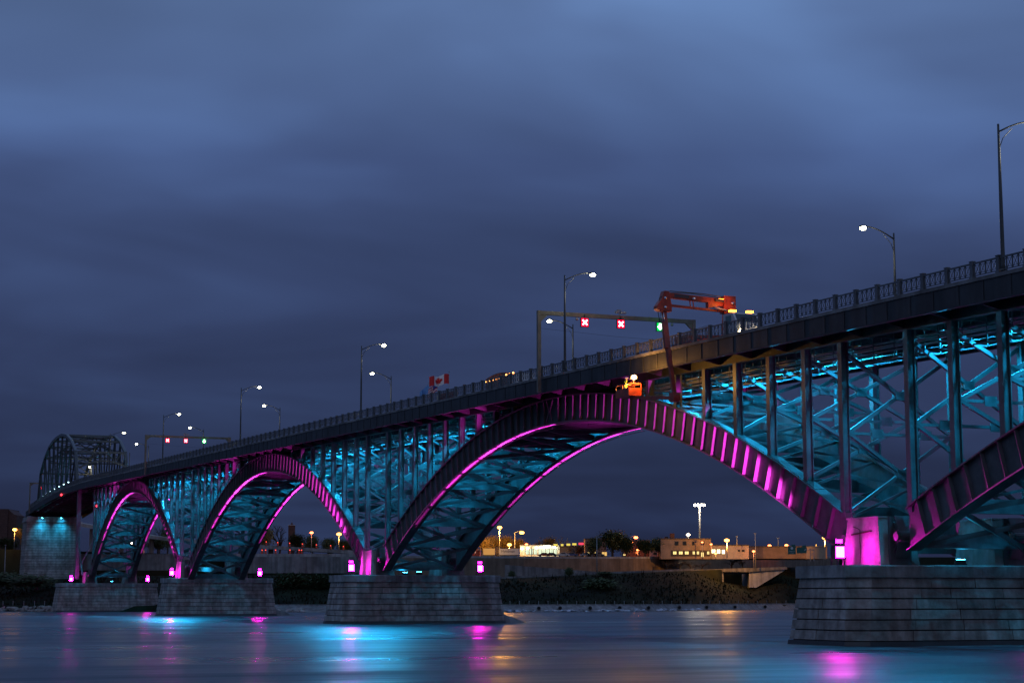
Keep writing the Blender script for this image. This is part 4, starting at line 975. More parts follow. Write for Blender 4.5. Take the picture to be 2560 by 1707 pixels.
ribbon('canal_wall', 'dark grey wall behind the farthest arch', 'wall', concrete_d, span(180, 480, 30), lambda p: dw_of(p) + 30, lambda p: 1384, lambda p: 1425)
ribbon('road_parapet', 'parapet of the lower road carrying red reflectors, left of the stone pier', 'parapet', concrete, span(540, 960, 30), lambda p: dw_of(p) + 34, lambda p: 1383.5, lambda p: 1391, .5)
# elevated highway ramp on columns
RAMPY = [(120, 1294), (230, 1313), (353, 1334), (400, 1342), (640, 1361), (910, 1377), (980, 1381)]
def ramp():
    dist = lambda p: dw_of(p) + 78
    t = ribbon('highway_ramp', 'elevated highway ramp descending to the right behind the left arches', 'ramp', concrete, span(120, 980, 43), dist, lambda p: lerp_tab(RAMPY, p), lambda p: lerp_tab(RAMPY, p) + 8.5, 9.0, .03, 'deck_segment')
    for p in range(150, 960, 75):
        P = at(p, 1495, dist(p) + 4); z1 = zy(lerp_tab(RAMPY, p) + 8.5, dist(p)) - .02; z0 = zy(lerp_tab(UPY, p), dist(p)) - 3
        if z1 - z0 > 2: part('column', MB().box((P.x - .7, P.y - .7, z0), (P.x + .7, P.y + .7, z1)), concrete_d, t)
ramp()
# underpass through the bank
def underpass():
    d = dw_of(1840); blue_con = mat('pale_concrete', (.42, .42, .42), .85, 0, .25, .3, .2, 2, stain=.3)
    o = at(1840, 1466, d - .5); t = root('road_underpass', 'pale concrete underpass with wing walls cut into the grassy bank', 'underpass', o)
    def Q(px, y, dd): return at(px, y, d + dd)
    def slab(pts, dd, th, m, nm):
        mb = MB(); a = [Q(px, y, dd) for px, y in pts]; mb.prism(a, _fh * th); part(nm, mb, m, t)
    slab([(1737, 1431.5), (1809, 1455.5), (1809, 1429), (1762, 1429)], -.9, 1.0, blue_con, 'wing_wall')
    slab([(1873, 1468), (1891, 1468), (1962, 1425), (1962, 1422.5), (1873, 1429)], -.9, 1.0, blue_con, 'wing_wall')
    slab([(1700, 1431), (1700, 1424.5), (1968, 1416), (1968, 1422.4), (1874, 1428.9), (1809, 1428.9)], -1.6, 9, concrete_d, 'bridge_deck_beam')
    slab([(1804, 1468), (1809, 1468), (1809, 1429.2), (1804, 1429.2)], .15, 20, blue_con, 'abutment'); slab([(1873, 1468), (1878, 1468), (1878, 1429.2), (1873, 1429.2)], .15, 20, blue_con, 'abutment')
    slab([(1809.3, 1431), (1872.7, 1431), (1872.7, 1434), (1809.3, 1434)], .2, .5, black, 'girder')
underpass()
# shoreline works
def sea_wall():
    mb = MB(); pxs = span(560, 2300, 40); rings = []
    for p in pxs:
        d = lerp_tab(SHORE, p); rings.append([(*xy(p, d - 2.6), -.6), (*xy(p, d + 3.6), -.6), (*xy(p, d + 3.4), 1.95), (*xy(p, d + 2.4), 1.95), (*xy(p, d + 2.2), 1.6), (*xy(p, d - 1.8), .15)])
    mb.strip(rings); tag(part('sea_wall', mb, concrete_d), kind='structure')
    post = MB(); post.tube([(0, 0, 0), (0, 0, 1.25)], .07, 6); post.box((-.09, -.09, 1.1), (.09, .09, 1.27)); me = post.mesh('fence_post', galv)
    for p in span(1275, 2060, 23.8) + [8, 33, 60, 87, 112]:
        d = lerp_tab(SHORE, p) + 4.6; x, y = xy(p, d); o = put('fence_post', me, None, (x, y, 1.55))
        tag(o, 'thin grey post in the row along the far shoreline', 'post', 'posts along the far shoreline')
    notch = mat('hollow_shade_black', (.01, .01, .01), 1)
    for i, p in enumerate((1347, 1400, 1475, 1549, 1621, 1698, 1766, 1837, 1912)):
        d = lerp_tab(SHORE, p) - .9; x, y = xy(p, d)
        t = root('outfall', '%s dark drain outfall from the left in the sea wall' % ORD[i], 'outfall', (x, y, .7), 'outfalls along the sea wall')
        b = MB(); r = _r; a = Vector((x, y, 1.0))
        b.tube([a - _fh * .62, a + _fh * .8], .42, 12); part('mouth', b, notch, t)  # solid black plug, the darkness inside the pipe put into its colour
        b = MB(); b.tube([a - _fh * .55, a + _fh * .8], .55, 12); part('collar', b, concrete_d, t)
    ice = mat('shore_ice', (.62, .66, .72), .7, 0, .25, .6, .6, 2.0); rnd = random.Random(5); mb = MB()
    for p0, p1 in ((1268, 1340), (1362, 1392), (1406, 1468), (1484, 1545), (1555, 1615), (1640, 1690), (1702, 1752)):
        n = int((p1 - p0) / 3.2)
        for k in range(n):
            p = p0 + (p1 - p0) * (k + rnd.random()) / n; d = lerp_tab(SHORE, p) - 2.4 + rnd.uniform(-1.2, 1.4); x, y = xy(p, d); s = rnd.uniform(.35, 1.0)
            b = len(mb.v); c = Vector((x, y, .1))
            q = [c + _r * (rnd.uniform(-1.3, 1.3) * s) + _fh * rnd.uniform(-.5, .5) + Vector((0, 0, rnd.uniform(-.1, .75) * s)) for _ in range(6)]
            mb.v += [tuple(v) for v in q]; mb.f += [(b, b + 1, b + 2), (b, b + 2, b + 3), (b + 1, b + 4, b + 2), (b + 2, b + 4, b + 5), (b + 3, b + 2, b + 5), (b, b + 3, b + 4)]
    tag(part('shore_ice', mb, ice), 'white broken ice piled along the far sea wall', 'ice', None, 'stuff')
    rk = [MB() for _ in range(4)]
    for m in rk:
        m.strip([[(math.cos(a) * r * rnd.uniform(.75, 1.2), math.sin(a) * r * .7 * rnd.uniform(.75, 1.2), z) for a in [2 * math.pi * i / 7 for i in range(7)]] for z, r in ((-.5, .9), (0, 1.15), (.35, .95), (.55, .45))])
    rms = [m.mesh('boulder', stone) for m in rk]
    for k in range(70):
        p = rnd.uniform(-60, 165) if k < 52 else rnd.uniform(560, 780); d = lerp_tab(SHORE, p) + rnd.uniform(-2.5, 3.2); x, y = xy(p, d); s = rnd.uniform(.5, 1.35)
        o = put('boulder', rms[k % 4], None, (x, y, .15 + max(0, (d - lerp_tab(SHORE, p)) * .28)), (rnd.uniform(-.3, .3), rnd.uniform(-.3, .3), rnd.uniform(0, 6)), (s * 1.5, s * 1.2, s))
        tag(o, 'grey riprap boulder at the water line, far left shore' if k < 52 else 'grey riprap boulder at the water line left of the middle pier', 'boulder', 'riprap boulders on the far left shore' if k < 52 else 'riprap boulders behind the middle piers')
sea_wall()
def scrub():
    """dead grass and low brush on the bank"""
    rnd = random.Random(11); mb = MB()
    for k in range(9000):
        p = rnd.uniform(-100, 2300); d0 = lerp_tab(SHORE, p); u = rnd.random(); d = d0 + 6 + u * 54; x, y = xy(p, d)
        zb = zy(lerp_tab(BANKY, p), d0 + 62); z = 1.6 + (zb - 1.75) * (max(0, (d - d0 - 7) / 55) ** .85)
        h = rnd.uniform(.3, .9) * (2.2 if rnd.random() < .06 else 1); a = rnd.uniform(0, 6.28); w = rnd.uniform(.12, .4)
        dx, dy = math.cos(a) * w, math.sin(a) * w; b = len(mb.v)
        mb.v += [(x - dx, y - dy, z), (x + dx, y + dy, z), (x + dx * .3 + rnd.uniform(-.3, .3), y + dy * .3, z + h)]; mb.f.append((b, b + 1, b + 2))
    tag(part('bank_scrub', mb, mat('dead_grass', (.018, .015, .009), .95, 0, .5, .08, col2=(.007, .008, .004), spec=0.05)), 'dry grass and low brush covering the far bank', 'brush', None, 'stuff')
scrub()

# ------------------------------------------------------------------ trees
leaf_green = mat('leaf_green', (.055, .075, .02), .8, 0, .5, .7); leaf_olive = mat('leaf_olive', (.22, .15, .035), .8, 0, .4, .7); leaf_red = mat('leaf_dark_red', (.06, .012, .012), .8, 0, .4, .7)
bark = mat('bark', (.05, .04, .032), .9, 0, .4, 2)
def tree_mesh(seed, leaves, size, bare=False, low=False):
    rnd = random.Random(seed); tr = MB(); tips = []
    def grow_limb(p, d, L, r, lv):
        q = p + d * L; mid = p + d * L * .5 + Vector((rnd.uniform(-.05, .05), rnd.uniform(-.05, .05), 0)) * L
        tr.tube([p, mid, q], [r, r * .8, r * .6], 5 if lv < 2 else 4, False)
        if lv >= 1: tips.append(q); tips.append(mid)
        if lv == (4 if bare else 3): return
        for _ in range(3 if lv else 7):
            nd = (d + Vector((rnd.uniform(-1, 1), rnd.uniform(-1, 1), rnd.uniform(-.35, .6))) * (.9 if lv else 1.0)).normalized()
            grow_limb(p + d * L * rnd.uniform(.35 if lv == 0 else .55, 1.0), nd, L * rnd.uniform(.55, .78), r * .55, lv + 1)
    grow_limb(Vector((0, 0, 0)), Vector((0, 0, 1)), .30 if not low else .16, .026, 0)
    cr = MB()
    for k in range(leaves):
        c = rnd.choice(tips) + Vector((rnd.gauss(0, .06), rnd.gauss(0, .06), rnd.gauss(0, .06))); s = rnd.uniform(.5, 1.3) * size
        a = Vector((rnd.uniform(-1, 1), rnd.uniform(-1, 1), rnd.uniform(-1, 1))).normalized(); b_ = a.orthogonal().normalized()
        cr.poly([c - a * s, c + b_ * s * .7, c + a * s, c - b_ * s * .7], [(0, 1, 2, 3)])
    zs = max([v[2] for v in tr.v] + [v[2] for v in cr.v])
    for m in (tr, cr): m.v = [(x / zs, y / zs, z / zs) for x, y, z in m.v]
    return tr, cr
PROTO = {}
def tree(px, ytop, dist, width_px, kind, label, ybase=None, group='trees on the far shore'):
    m, leaves, bare = {'green': (leaf_green, 4200, 0), 'olive': (leaf_olive, 2600, 0), 'bare': (leaf_olive, 0, 1), 'red': (leaf_red, 2200, 0), 'thin': (leaf_green, 900, 0), 'bush': (leaf_green, 2400, 0)}[kind]
    v = (kind, int(px) % 2)
    if v not in PROTO:
        tr, cr = tree_mesh(hash(kind) % 97 * 0 + {'green': 10, 'olive': 20, 'bare': 30, 'red': 40, 'thin': 50, 'bush': 60}[kind] + v[1], leaves, .020 if kind != 'thin' else .016, bare, kind == 'bush')
        xs_ = [p[0] for p in (cr.v or tr.v)]; PROTO[v] = (tr.mesh('trunk', bark), cr.mesh('crown', m) if leaves else None, max(xs_) - min(xs_))
    tm, cm, wd = PROTO[v]
    yb = lerp_tab(UPY, px) if ybase is None else ybase
    P = at(px, 1495, dist); z0 = zy(yb, dist) - .2; H = zy(ytop, dist) - z0; wid = width_px * 1.25 * dist / FPX / wd
    t = root('tree' if kind != 'bush' else 'bush', label, 'tree' if kind != 'bush' else 'bush', (P.x, P.y, z0), group)
    for nm, me in (('trunk', tm), ('crown', cm)):
        if me is None: continue
        o = bpy.data.objects.new(nm, me); COL.objects.link(o); o.parent = t
    t.scale = (wid, wid, H); t.rotation_euler = (0, 0, (px * 1.7) % 6.28); return t
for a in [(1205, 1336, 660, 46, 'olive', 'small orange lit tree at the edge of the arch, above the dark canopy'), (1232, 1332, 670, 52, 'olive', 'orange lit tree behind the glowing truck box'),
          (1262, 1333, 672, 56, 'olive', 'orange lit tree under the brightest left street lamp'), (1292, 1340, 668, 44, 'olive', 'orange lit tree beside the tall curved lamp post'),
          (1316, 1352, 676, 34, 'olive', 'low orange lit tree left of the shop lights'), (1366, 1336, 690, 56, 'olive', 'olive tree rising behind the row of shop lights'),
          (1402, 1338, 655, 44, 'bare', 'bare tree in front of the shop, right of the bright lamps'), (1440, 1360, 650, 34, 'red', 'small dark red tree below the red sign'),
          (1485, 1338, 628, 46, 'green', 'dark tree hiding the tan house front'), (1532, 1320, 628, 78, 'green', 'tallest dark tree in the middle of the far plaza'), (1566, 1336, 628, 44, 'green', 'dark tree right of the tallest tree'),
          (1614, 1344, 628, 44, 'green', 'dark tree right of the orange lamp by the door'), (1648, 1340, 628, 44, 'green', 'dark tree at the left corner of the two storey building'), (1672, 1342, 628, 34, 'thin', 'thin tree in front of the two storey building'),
          (1668, 1392, 625, 44, 'bare', 'bare shrub tree in front of the tan wall, left of the underpass', 1426), (1700, 1398, 625, 34, 'bare', 'second bare shrub in front of the tan wall', 1425), (1728, 1400, 625, 40, 'bare', 'third bare shrub in front of the tan wall', 1424), (1756, 1402, 625, 40, 'bare', 'low bare shrub above the underpass', 1423), (1830, 1388, 640, 46, 'bare', 'bare shrub on the far side of the underpass', 1420), (1858, 1392, 640, 36, 'bare', 'rightmost bare shrub above the underpass', 1420),
          (655, 1303, 720, 60, 'olive', 'tall pale tree beside the second arch'), (697, 1308, 725, 44, 'bare', 'bare tree left of the dark brick tower'), (742, 1328, 730, 44, 'green', 'dark tree at the foot of the brick tower'), (780, 1334, 720, 40, 'green', 'dark tree under the small red lamp'), (818, 1340, 715, 40, 'green', 'dark tree left of the big orange lamp'), (856, 1345, 710, 44, 'green', 'dark tree below the big orange lamp'), (890, 1350, 712, 44, 'green', 'dark tree behind the right foot of the second arch'),
          (396, 1296, 720, 36, 'bare', 'bare tree behind the farthest arch'), (416, 1318, 700, 50, 'green', 'dark tree behind the right leg of the farthest arch'), (392, 1340, 650, 50, 'green', 'dark low tree below the ramp'),
          (46, 1316, 640, 30, 'olive', 'small tree lit orange by the lamp at the far left', 1358), (60, 1304, 690, 50, 'green', 'dark tree just left of the stone tower', 1365), (14, 1340, 680, 60, 'green', 'dark tree below the far left building', 1385), (90, 1330, 700, 60, 'green', 'dark tree hidden behind the stone tower', 1390),
          (1515, 1423, 560, 48, 'bush', 'dark bush beside the lamp pole on the road'), (1500, 1440, 533, 100, 'bush', 'large dark bush in the middle of the grassy bank', 1480), (720, 1425, 520, 90, 'bush', 'dark bush on the bank left of the middle pier', 1480), (790, 1428, 518, 90, 'bush', 'dark bush on the bank beside the middle pier', 1482), (860, 1432, 520, 70, 'bush', 'dark bush behind the middle pier', 1482),
          (1424, 1415, 556, 24, 'bush', 'small dark bush at the grey lower wall', 1440), (1280, 1424, 556, 20, 'bush', 'small bush at the left end of the grey lower wall', 1444), (90, 1430, 540, 120, 'bush', 'dark bush left of the stone tower', 1472), (20, 1425, 545, 120, 'bush', 'dark bush at the far left shore', 1470)]:
    yb = a[6] if len(a) > 6 else None
    tree(a[0], a[1], a[2], a[3], a[4], a[5], (1438 if a[0] == 1515 else yb) if yb is None else yb)

# ------------------------------------------------------------------ buildings and lamps on the far shore
win_warm = glow('lit_window', (1.0, .72, .26), 1.5); win_white = glow('lit_window_white', (1.0, .86, .50), 3.0); win_dark = mat('dark_window', (.015, .018, .025), .12)
win_green = glow('lit_shop_white', (.85, 1.0, .70), 1.1)
class Front:
    """a facade facing the river: metres to the right (u), depth away (w), height (z)"""
    def __init__(s, px0, px1, ybase, dist):
        s.o = at(px0, ybase, dist); b = at(px1, ybase, dist); v = b - s.o; v.z = 0; s.W = v.length; s.u = v.normalized(); s.w = Vector((-s.u.y, s.u.x, 0))
        if s.w.dot(_fh) < 0: s.w = -s.w
        s.d = dist; s.yb = ybase
    def p(s, u, w, z): return s.o + s.u * u + s.w * w + Vector((0, 0, z))
    def h(s, y): return (s.yb - y) * s.d / FPX
    def box(s, mb, u0, u1, w0, w1, z0, z1):
        return mb.hexa([s.p(u0, w0, z0), s.p(u1, w0, z0), s.p(u1, w1, z0), s.p(u0, w1, z0), s.p(u0, w0, z1), s.p(u1, w0, z1), s.p(u1, w1, z1), s.p(u0, w1, z1)])
def text_mesh(body, size):
    cu = bpy.data.curves.new('lettering', 'FONT'); cu.body = body; cu.size = size; cu.extrude = .01; cu.align_x = 'CENTER'; cu.align_y = 'CENTER'
    o = bpy.data.objects.new('lettering', cu); COL.objects.link(o); dg = bpy.context.evaluated_depsgraph_get()
    me = bpy.data.meshes.new_from_object(o.evaluated_get(dg)); bpy.data.objects.remove(o); return me
def lettering(fr, u, w, z, body, size, m, parent):
    me = text_mesh(body, size); me.materials.clear(); me.materials.append(m)
    o = put('lettering', me, parent, fr.p(u, w, z)); o.rotation_euler = Matrix((fr.u, Vector((0, 0, 1)), -fr.w)).transposed().to_euler(); return o
def building(name, label, px0, px1, ytop, ybase, dist, depth, wallm, wins, cat='building', roof_h=.35, extras=None):
    """wins: (px centre, y centre, w px, h px, material)"""
    f = Front(px0, px1, ybase, dist); H = f.h(ytop); t = root(name, label, cat, f.o)
    part('wall', f.box(MB(), 0, f.W, 0, depth, -.5, H), wallm, t)
    part('roof', f.box(MB(), -.15, f.W + .15, -.15, depth + .15, H + .003, H + roof_h), mat('roof_edge', (.08, .07, .065), .9), t)
    for px, y, wp, hp, m in wins:
        u = (px - px0) / (px1 - px0) * f.W; z = f.h(y); hw, hh = wp * dist / FPX / 2, hp * dist / FPX / 2
        wn = part('window', f.box(MB(), u - hw - .1, u + hw + .1, -.10, .02, z - hh - .1, z + hh + .1), mat('window_frame', (.07, .065, .06), .7), t)
        part('pane', f.box(MB(), u - hw, u + hw, -.13, -.102, z - hh, z + hh), m, wn)
        if m is not win_dark: part('mullion', f.box(MB(), u - .04, u + .04, -.17, -.132, z - hh, z + hh), mat('window_frame', (.07, .065, .06), .7), wn)
    return t, f
cream = mat('cream_wall', (.26, .20, .155), .9, 0, .25, .4); tanw = mat('tan_wall', (.26, .17, .115), .9, 0, .25, .4); whitew = mat('white_wall', (.36, .33, .31), .9, 0, .2, .4); brick = mat('dark_brick', (.10, .05, .04), .95, 0, .35, 1.5)
t, f = building('office_building', 'two storey cream building with a row of lit ground floor windows below the high mast', 1652, 1778, 1348, 1393, 625, 16, cream,
         [(1692, 1358, 8, 9, win_dark), (1712, 1358, 8, 9, win_dark), (1734, 1358, 5, 8, win_dark), (1757, 1357, 7, 8, win_dark)] + [(x, 1381.5, w, 7, win_warm) for x, w in ((1687, 8), (1702, 9), (1717, 9), (1734.5, 5), (1745, 5), (1770.5, 5))] + [(1756, 1386, 6, 11, win_warm)])
b = MB(); f.box(b, f.W * .20, f.W * .28, .5, 4, f.h(1348) + .35, f.h(1333)); f.box(b, f.W * .10, f.W * .16, 2, 5, f.h(1348) + .35, f.h(1341)); part('rooftop_unit', b, brick, t)
b = MB(); f.box(b, f.W * .50, f.W * .58, .5, 3, f.h(1348) + .35, f.h(1344)); part('rooftop_unit', b, galv, t)
part('ground_floor_band', f.box(MB(), f.W * .2, f.W - .3, -.05, -.003, f.h(1390), f.h(1375)), mat('dark_band', (.06, .05, .045), .9), t)
for x, y in ((1694, 1366), (1752, 1366)): pass
building('annex_building', 'low white annex with three bright windows right of the two storey building', 1779, 1872, 1364, 1393, 628, 14, whitew, [(1784, 1377.5, 9, 9, win_white), (1796.5, 1378, 8, 10, win_white), (1808.5, 1379, 7, 10, win_white), (1848, 1376, 4, 3.5, win_dark), (1858, 1376, 5, 4.5, win_dark)])
building('warehouse', 'long low tan warehouse at the right, glowing orange at its far end', 1873, 2068, 1367, 1392, 640, 22, tanw, [(1884, 1380, 3, 5, win_dark)])
building('brick_house', 'tan corner house with upper windows, half hidden by dark trees', 1463, 1516, 1348, 1390, 640, 12, tanw, [(1469.5, 1358, 4, 8, win_dark), (1484, 1358, 4, 8, win_dark), (1471, 1382, 4, 5, win_warm), (1486, 1382, 6, 6, win_warm), (1511, 1384, 12, 9, glow('lit_door_warm', (1.0, .6, .18), .9))], 'house')
building('brick_house', 'dark house with a lamp above its door, right of the tall trees', 1560, 1625, 1352, 1391, 645, 12, brick, [(1581, 1360, 5, 11, win_dark), (1594, 1382, 9, 8, win_dark), (1549 + 12, 1386, 5, 4, win_warm)], 'house')
building('brick_house', 'low dark house between the trees left of the two storey building', 1626, 1651, 1372, 1392, 640, 8, mat('grey_wall', (.25, .25, .27), .9, 0, .3, .5), [(1637, 1383, 6, 4, win_dark)], 'house')
t, f = building('duty_free_shop', 'brightly lit glass fronted shop with a row of white lamps', 1300, 1398, 1364, 1391, 655, 14, mat('shop_wall', (.30, .30, .28), .8), [(x, 1378, 7, 14, win_green) for x in (1318, 1328, 1338)] + [(x, 1379, 7, 13, win_green) for x in (1350, 1359.5, 1369, 1378.5, 1388)])
for px, yy, r in ((1305, 1371, .5), (1319, 1370, .5), (1341, 1369, .5), (1352, 1367.5, .6), (1359, 1367, .6), (1366, 1366.5, .6), (1372, 1365.5, .55), (1386, 1366.5, .5)):
    u = (px - 1300) / 98 * f.W; b = MB(); b.ball(f.p(u, -1.2, f.h(yy)), r, 8, 6, .6); part('canopy_lamp', b, glow('canopy_lamp', (1.0, .97, .70), 16), t)
for k in (.2, .6, .9): light('canopy_light', 'POINT', f.p(f.W * k, -2.2, f.h(1370)), 420, (1, .92, .6), t, None, .4)
t, f = building('arcade_building', 'dark low building carrying a row of yellow signs and one red sign', 1399, 1462, 1366, 1390, 650, 10, mat('dark_grey_wall', (.12, .12, .12), .9), [])  # even dark grey wall colour
for i, (px, yy, wp, m) in enumerate(((1389, 1362, 10, 0), (1405.5, 1362, 6, 0), (1421, 1361, 9, 0), (1436, 1360, 10, 0), (1453, 1359, 12, 1))):
    fs = Front(px - wp / 2, px + wp / 2, 1390, 649); tt = root('roof_sign', ('red lit roof sign at the corner of the tan house' if m else '%s small yellow lit roof sign in the row' % ('leftmost', 'second', 'third', 'fourth')[i]), 'sign', fs.p(0, 0, fs.h(yy + 3)), 'lit signs on the roof edge')
    part('frame', fs.box(MB(), -.12, fs.W + .12, 0, .2, fs.h(yy + 3.2), fs.h(yy - 3.2)), galv, tt); part('face', fs.box(MB(), 0, fs.W, -.03, -.003, fs.h(yy + 2.4), fs.h(yy - 2.4)), glow('sign_red', (1.0, .05, .10), 1.6) if m else glow('sign_yellow', (.95, .75, .12), 1.0), tt)
    part('leg', fs.box(MB(), fs.W * .4, fs.W * .6, .02, .18, fs.h(1366.5), fs.h(yy + 3.21)), galv, tt)
# dark red gabled canopy with lettering, lit truck box, white trailer
f = Front(1158, 1200, 1391, 640); t = root('gabled_canopy', 'dark red gabled kiosk with pale lettering at the left edge of the plaza', 'kiosk', f.o)
part('wall', f.box(MB(), 0, f.W, 0, 6, 0, f.h(1374)), mat('maroon', (.16, .03, .03), .8), t)
part('roof', MB().prism([f.p(-.5, -.4, f.h(1374)), f.p(f.W + .5, -.4, f.h(1374)), f.p(f.W - 1.4, -.4, f.h(1367.5)), f.p(1.8, -.4, f.h(1367.5))], f.w * 6.8), mat('maroon_roof', (.12, .03, .03), .8), t)
part('fascia_trim', f.box(MB(), -.5, f.W + .5, -.5, -.41, f.h(1374.6), f.h(1373.4)), mat('cream_trim', (.6, .45, .38), .8), t)
lettering(f, f.W * .48, -.06, f.h(1379), 'armway', 1.05, glow('pale_letters', (1.0, .55, .40), .8), t)
def trailer(px0, px1, ytop, label, m, word=None):
    f = Front(px0, px1, 1390, 634); t = root('truck_trailer', label, 'trailer', f.o, 'trucks parked on the plaza'); z0 = f.h(1386.5)
    part('box_body', f.box(MB(), 0, f.W, 0, 2.5, z0, f.h(ytop)), m, t); part('frame', f.box(MB(), .1, f.W - .1, .3, 2.2, z0 - .25, z0 - .004), black, t)
    for u in (.8, 1.9, f.W - 1.3):
        part('wheel', MB().tube([f.p(u, .05, .45), f.p(u, .4, .45)], .45, 12), black, t)
    if word: lettering(f, f.W * .45, -.03, f.h(1377.5), word, 1.2, mat('letter_dark', (.05, .04, .10), .8), t)
    return t, f
trailer(1208, 1237, 1370.5, 'truck box glowing yellow orange under the left trees', mat('truck_box', (.75, .55, .25), .6))
trailer(1248, 1297, 1371, 'long white trailer with dark lettering left of the lamp post', mat('trailer_white', (.62, .56, .52), .6), 'Hyndman')
f = Front(1238, 1247.5, 1390, 638); t = root('dark_cabinet', 'dark upright container between the yellow truck box and the white trailer', 'container', f.o); part('body', f.box(MB(), 0, f.W, 0, 2, 0, f.h(1366)), mat('dark_grey', (.04, .04, .05), .8), t); part('door', f.box(MB(), .15, f.W - .15, -.04, -.003, .2, f.h(1368)), mat('dark_grey2', (.05, .05, .06), .7), t)
light('plaza_glow', 'POINT', at(1222, 1374, 626), 1600, (1.0, .55, .12), t, None, .4)
def car(px, label, m, s=1.0):
    f = Front(px - 8 * s, px + 8 * s, 1391.5, 632); t = root('parked_car', label, 'car', f.o, 'cars parked on the plaza'); L = 4.4
    f.u = f.u
    prof = [(0, .45), (.05, .85), (.9, .95), (1.4, 1.42), (2.9, 1.45), (3.6, .98), (4.3, .85), (4.4, .45)]
    part('body', MB().prism([f.p(u, 0, z) for u, z in prof], f.w * 1.75), m, t)
    for u in (.9, 3.5): part('wheel', MB().tube([f.p(u, -.04, .33), f.p(u, .2, .33)], .33, 12), black, t)
    part('window', MB().prism([f.p(u, -.02, z) for u, z in ((1.15, .98), (1.5, 1.36), (2.8, 1.38), (3.3, .98))], f.w * .018), win_dark, t)
    part('tail_light', f.box(MB(), -.03, -.002, .2, .5, .62, .82), glow('tail_red', (1, .05, .03), 1.5), t)
for px, lb, m in ((1400, 'white car lit by the shop, in front of the bare tree', mat('car_white', (.6, .55, .5), .35)), (1420, 'blue car right of the white car', mat('car_blue', (.05, .08, .2), .35)), (1457, 'pale car below the corner house', mat('car_silver', (.4, .4, .42), .35)), (1472, 'dark van shaped car below the corner house', mat('car_black', (.02, .02, .025), .35)), (1487, 'silver car beside the lamp pole', mat('car_silver', (.4, .4, .42), .35)), (1352, 'dark red car in front of the lit shop', mat('car_red', (.2, .02, .02), .35)), (1370, 'dark car in front of the lit shop windows', mat('car_black', (.02, .02, .025), .35))): car(px, lb, m)

# sodium street lamps
sod = {}
def sodium(px, y, dist, label, r=.5, power=6000, col=(1.0, .42, .06), arm=0, ybase=None, kind='sodium'):
    r = min(r, .75) * 1.1; P = at(px, y, dist); yb = lerp_tab(UPY, px) if ybase is None else ybase; z0 = zy(yb, dist) - .3
    t = root('street_lamp', label, 'street lamp', (P.x, P.y, z0), 'lamps on the far shore')
    Q = P + _r * (-2.4 * arm)
    b = MB(); b.tube([(Q.x, Q.y, z0), (Q.x, Q.y, P.z + (.1 if arm else -.35))], [.13, .08], 8)
    part('pole', b, galv, t, True)
    if arm: part('arm', MB().tube([(Q.x, Q.y, P.z), tuple(Q.lerp(P, .5) + Vector((0, 0, .5))), tuple(P + Vector((0, 0, .45)))], .05, 6), galv, t, True)
    part('lamp_head', MB().box((P.x - .35, P.y - .35, P.z + r * .75), (P.x + .35, P.y + .35, P.z + r * .75 + .18)), pole_mat, t)
    lum = glow('lum_%.2f_%.2f_%.2f' % col, (col[0], col[1] * .85, col[2]), 11.0)
    part('lens', MB().ball(P, r, 10, 8, .6), lum, t)
    if power: light('lamp_light', 'POINT', P - _fh * .8 - Vector((0, 0, r + .3)), power * .2, col, t, None, .4)
OR = (1.0, .42, .06); RD = (1.0, .22, .05); WH = (1.0, .85, .60)
for a in [(1249, 1318, 648, 'brightest orange street lamp left of the plaza, above the lit trees', 1.0, 110000, OR), (1304.5, 1331, 650, 'orange lamp on a tall curved post right of the lit trees', .75, 9000, OR, 1), (1273.5, 1361, 640, 'orange lamp low in front of the white trailer', .7, 40000, OR),
          (1316, 1360, 668, 'small orange red lamp left of the shop', .45, 1500, RD), (1589.6, 1343, 636, 'orange lamp above the dark house, right of the tall trees', .65, 5000, RD, 1), (1594.5, 1374, 642, 'red orange lamp over the door of the dark house', .45, 1800, RD),
          (1817, 1350, 612, 'largest orange street lamp right of the high mast', 1.05, 60000, OR), (1924, 1363.5, 690, 'left one of two orange lamps behind the warehouse', .6, 1500, RD), (1966, 1362.5, 690, 'right one of two orange lamps behind the warehouse, by the green signs', .6, 2500, RD), (1884, 1377.5, 625, 'small orange lamp at the near corner of the warehouse', .45, 2500, RD, 0, 1420),
          (2061.5, 1343.5, 622, 'orange lamp beside the magenta floodlight of the right edge pier', .85, 45000, OR), (1778, 1360, 620, 'small orange lamp at the corner of the two storey building', .35, 900, RD), (1755.5, 1355, 622, 'tiny pink lamp on the upper wall of the two storey building', .32, 200, RD), (1789, 1383, 618, 'small orange lamp below the bright annex windows', .32, 900, OR),
          (1720.5, 1336, 640, 'white lamp on the roof of the two storey building', .6, 1500, (1.0, .92, .55), 0, 1348),
          (847.5, 1334.5, 660, 'big orange star of a street lamp left of the middle pier', 1.15, 16000, OR), (779, 1331, 700, 'small red orange lamp right of the brick tower', .6, 1500, RD),
          (326.7, 1357, 560, 'white lamp seen through the farthest arch', .6, 1500, (1, .93, .66), 0, 1430), (360, 1360, 600, 'small orange lamp seen through the farthest arch', .5, 2500, RD, 0, 1390), (371.5, 1302, 690, 'greenish white lamp high behind the farthest arch', .45, 300, (.7, 1, .8)),
          (36.8, 1323.5, 634, 'orange lamp beside the small lit tree at the far left', .7, 7000, OR)]: sodium(*a)
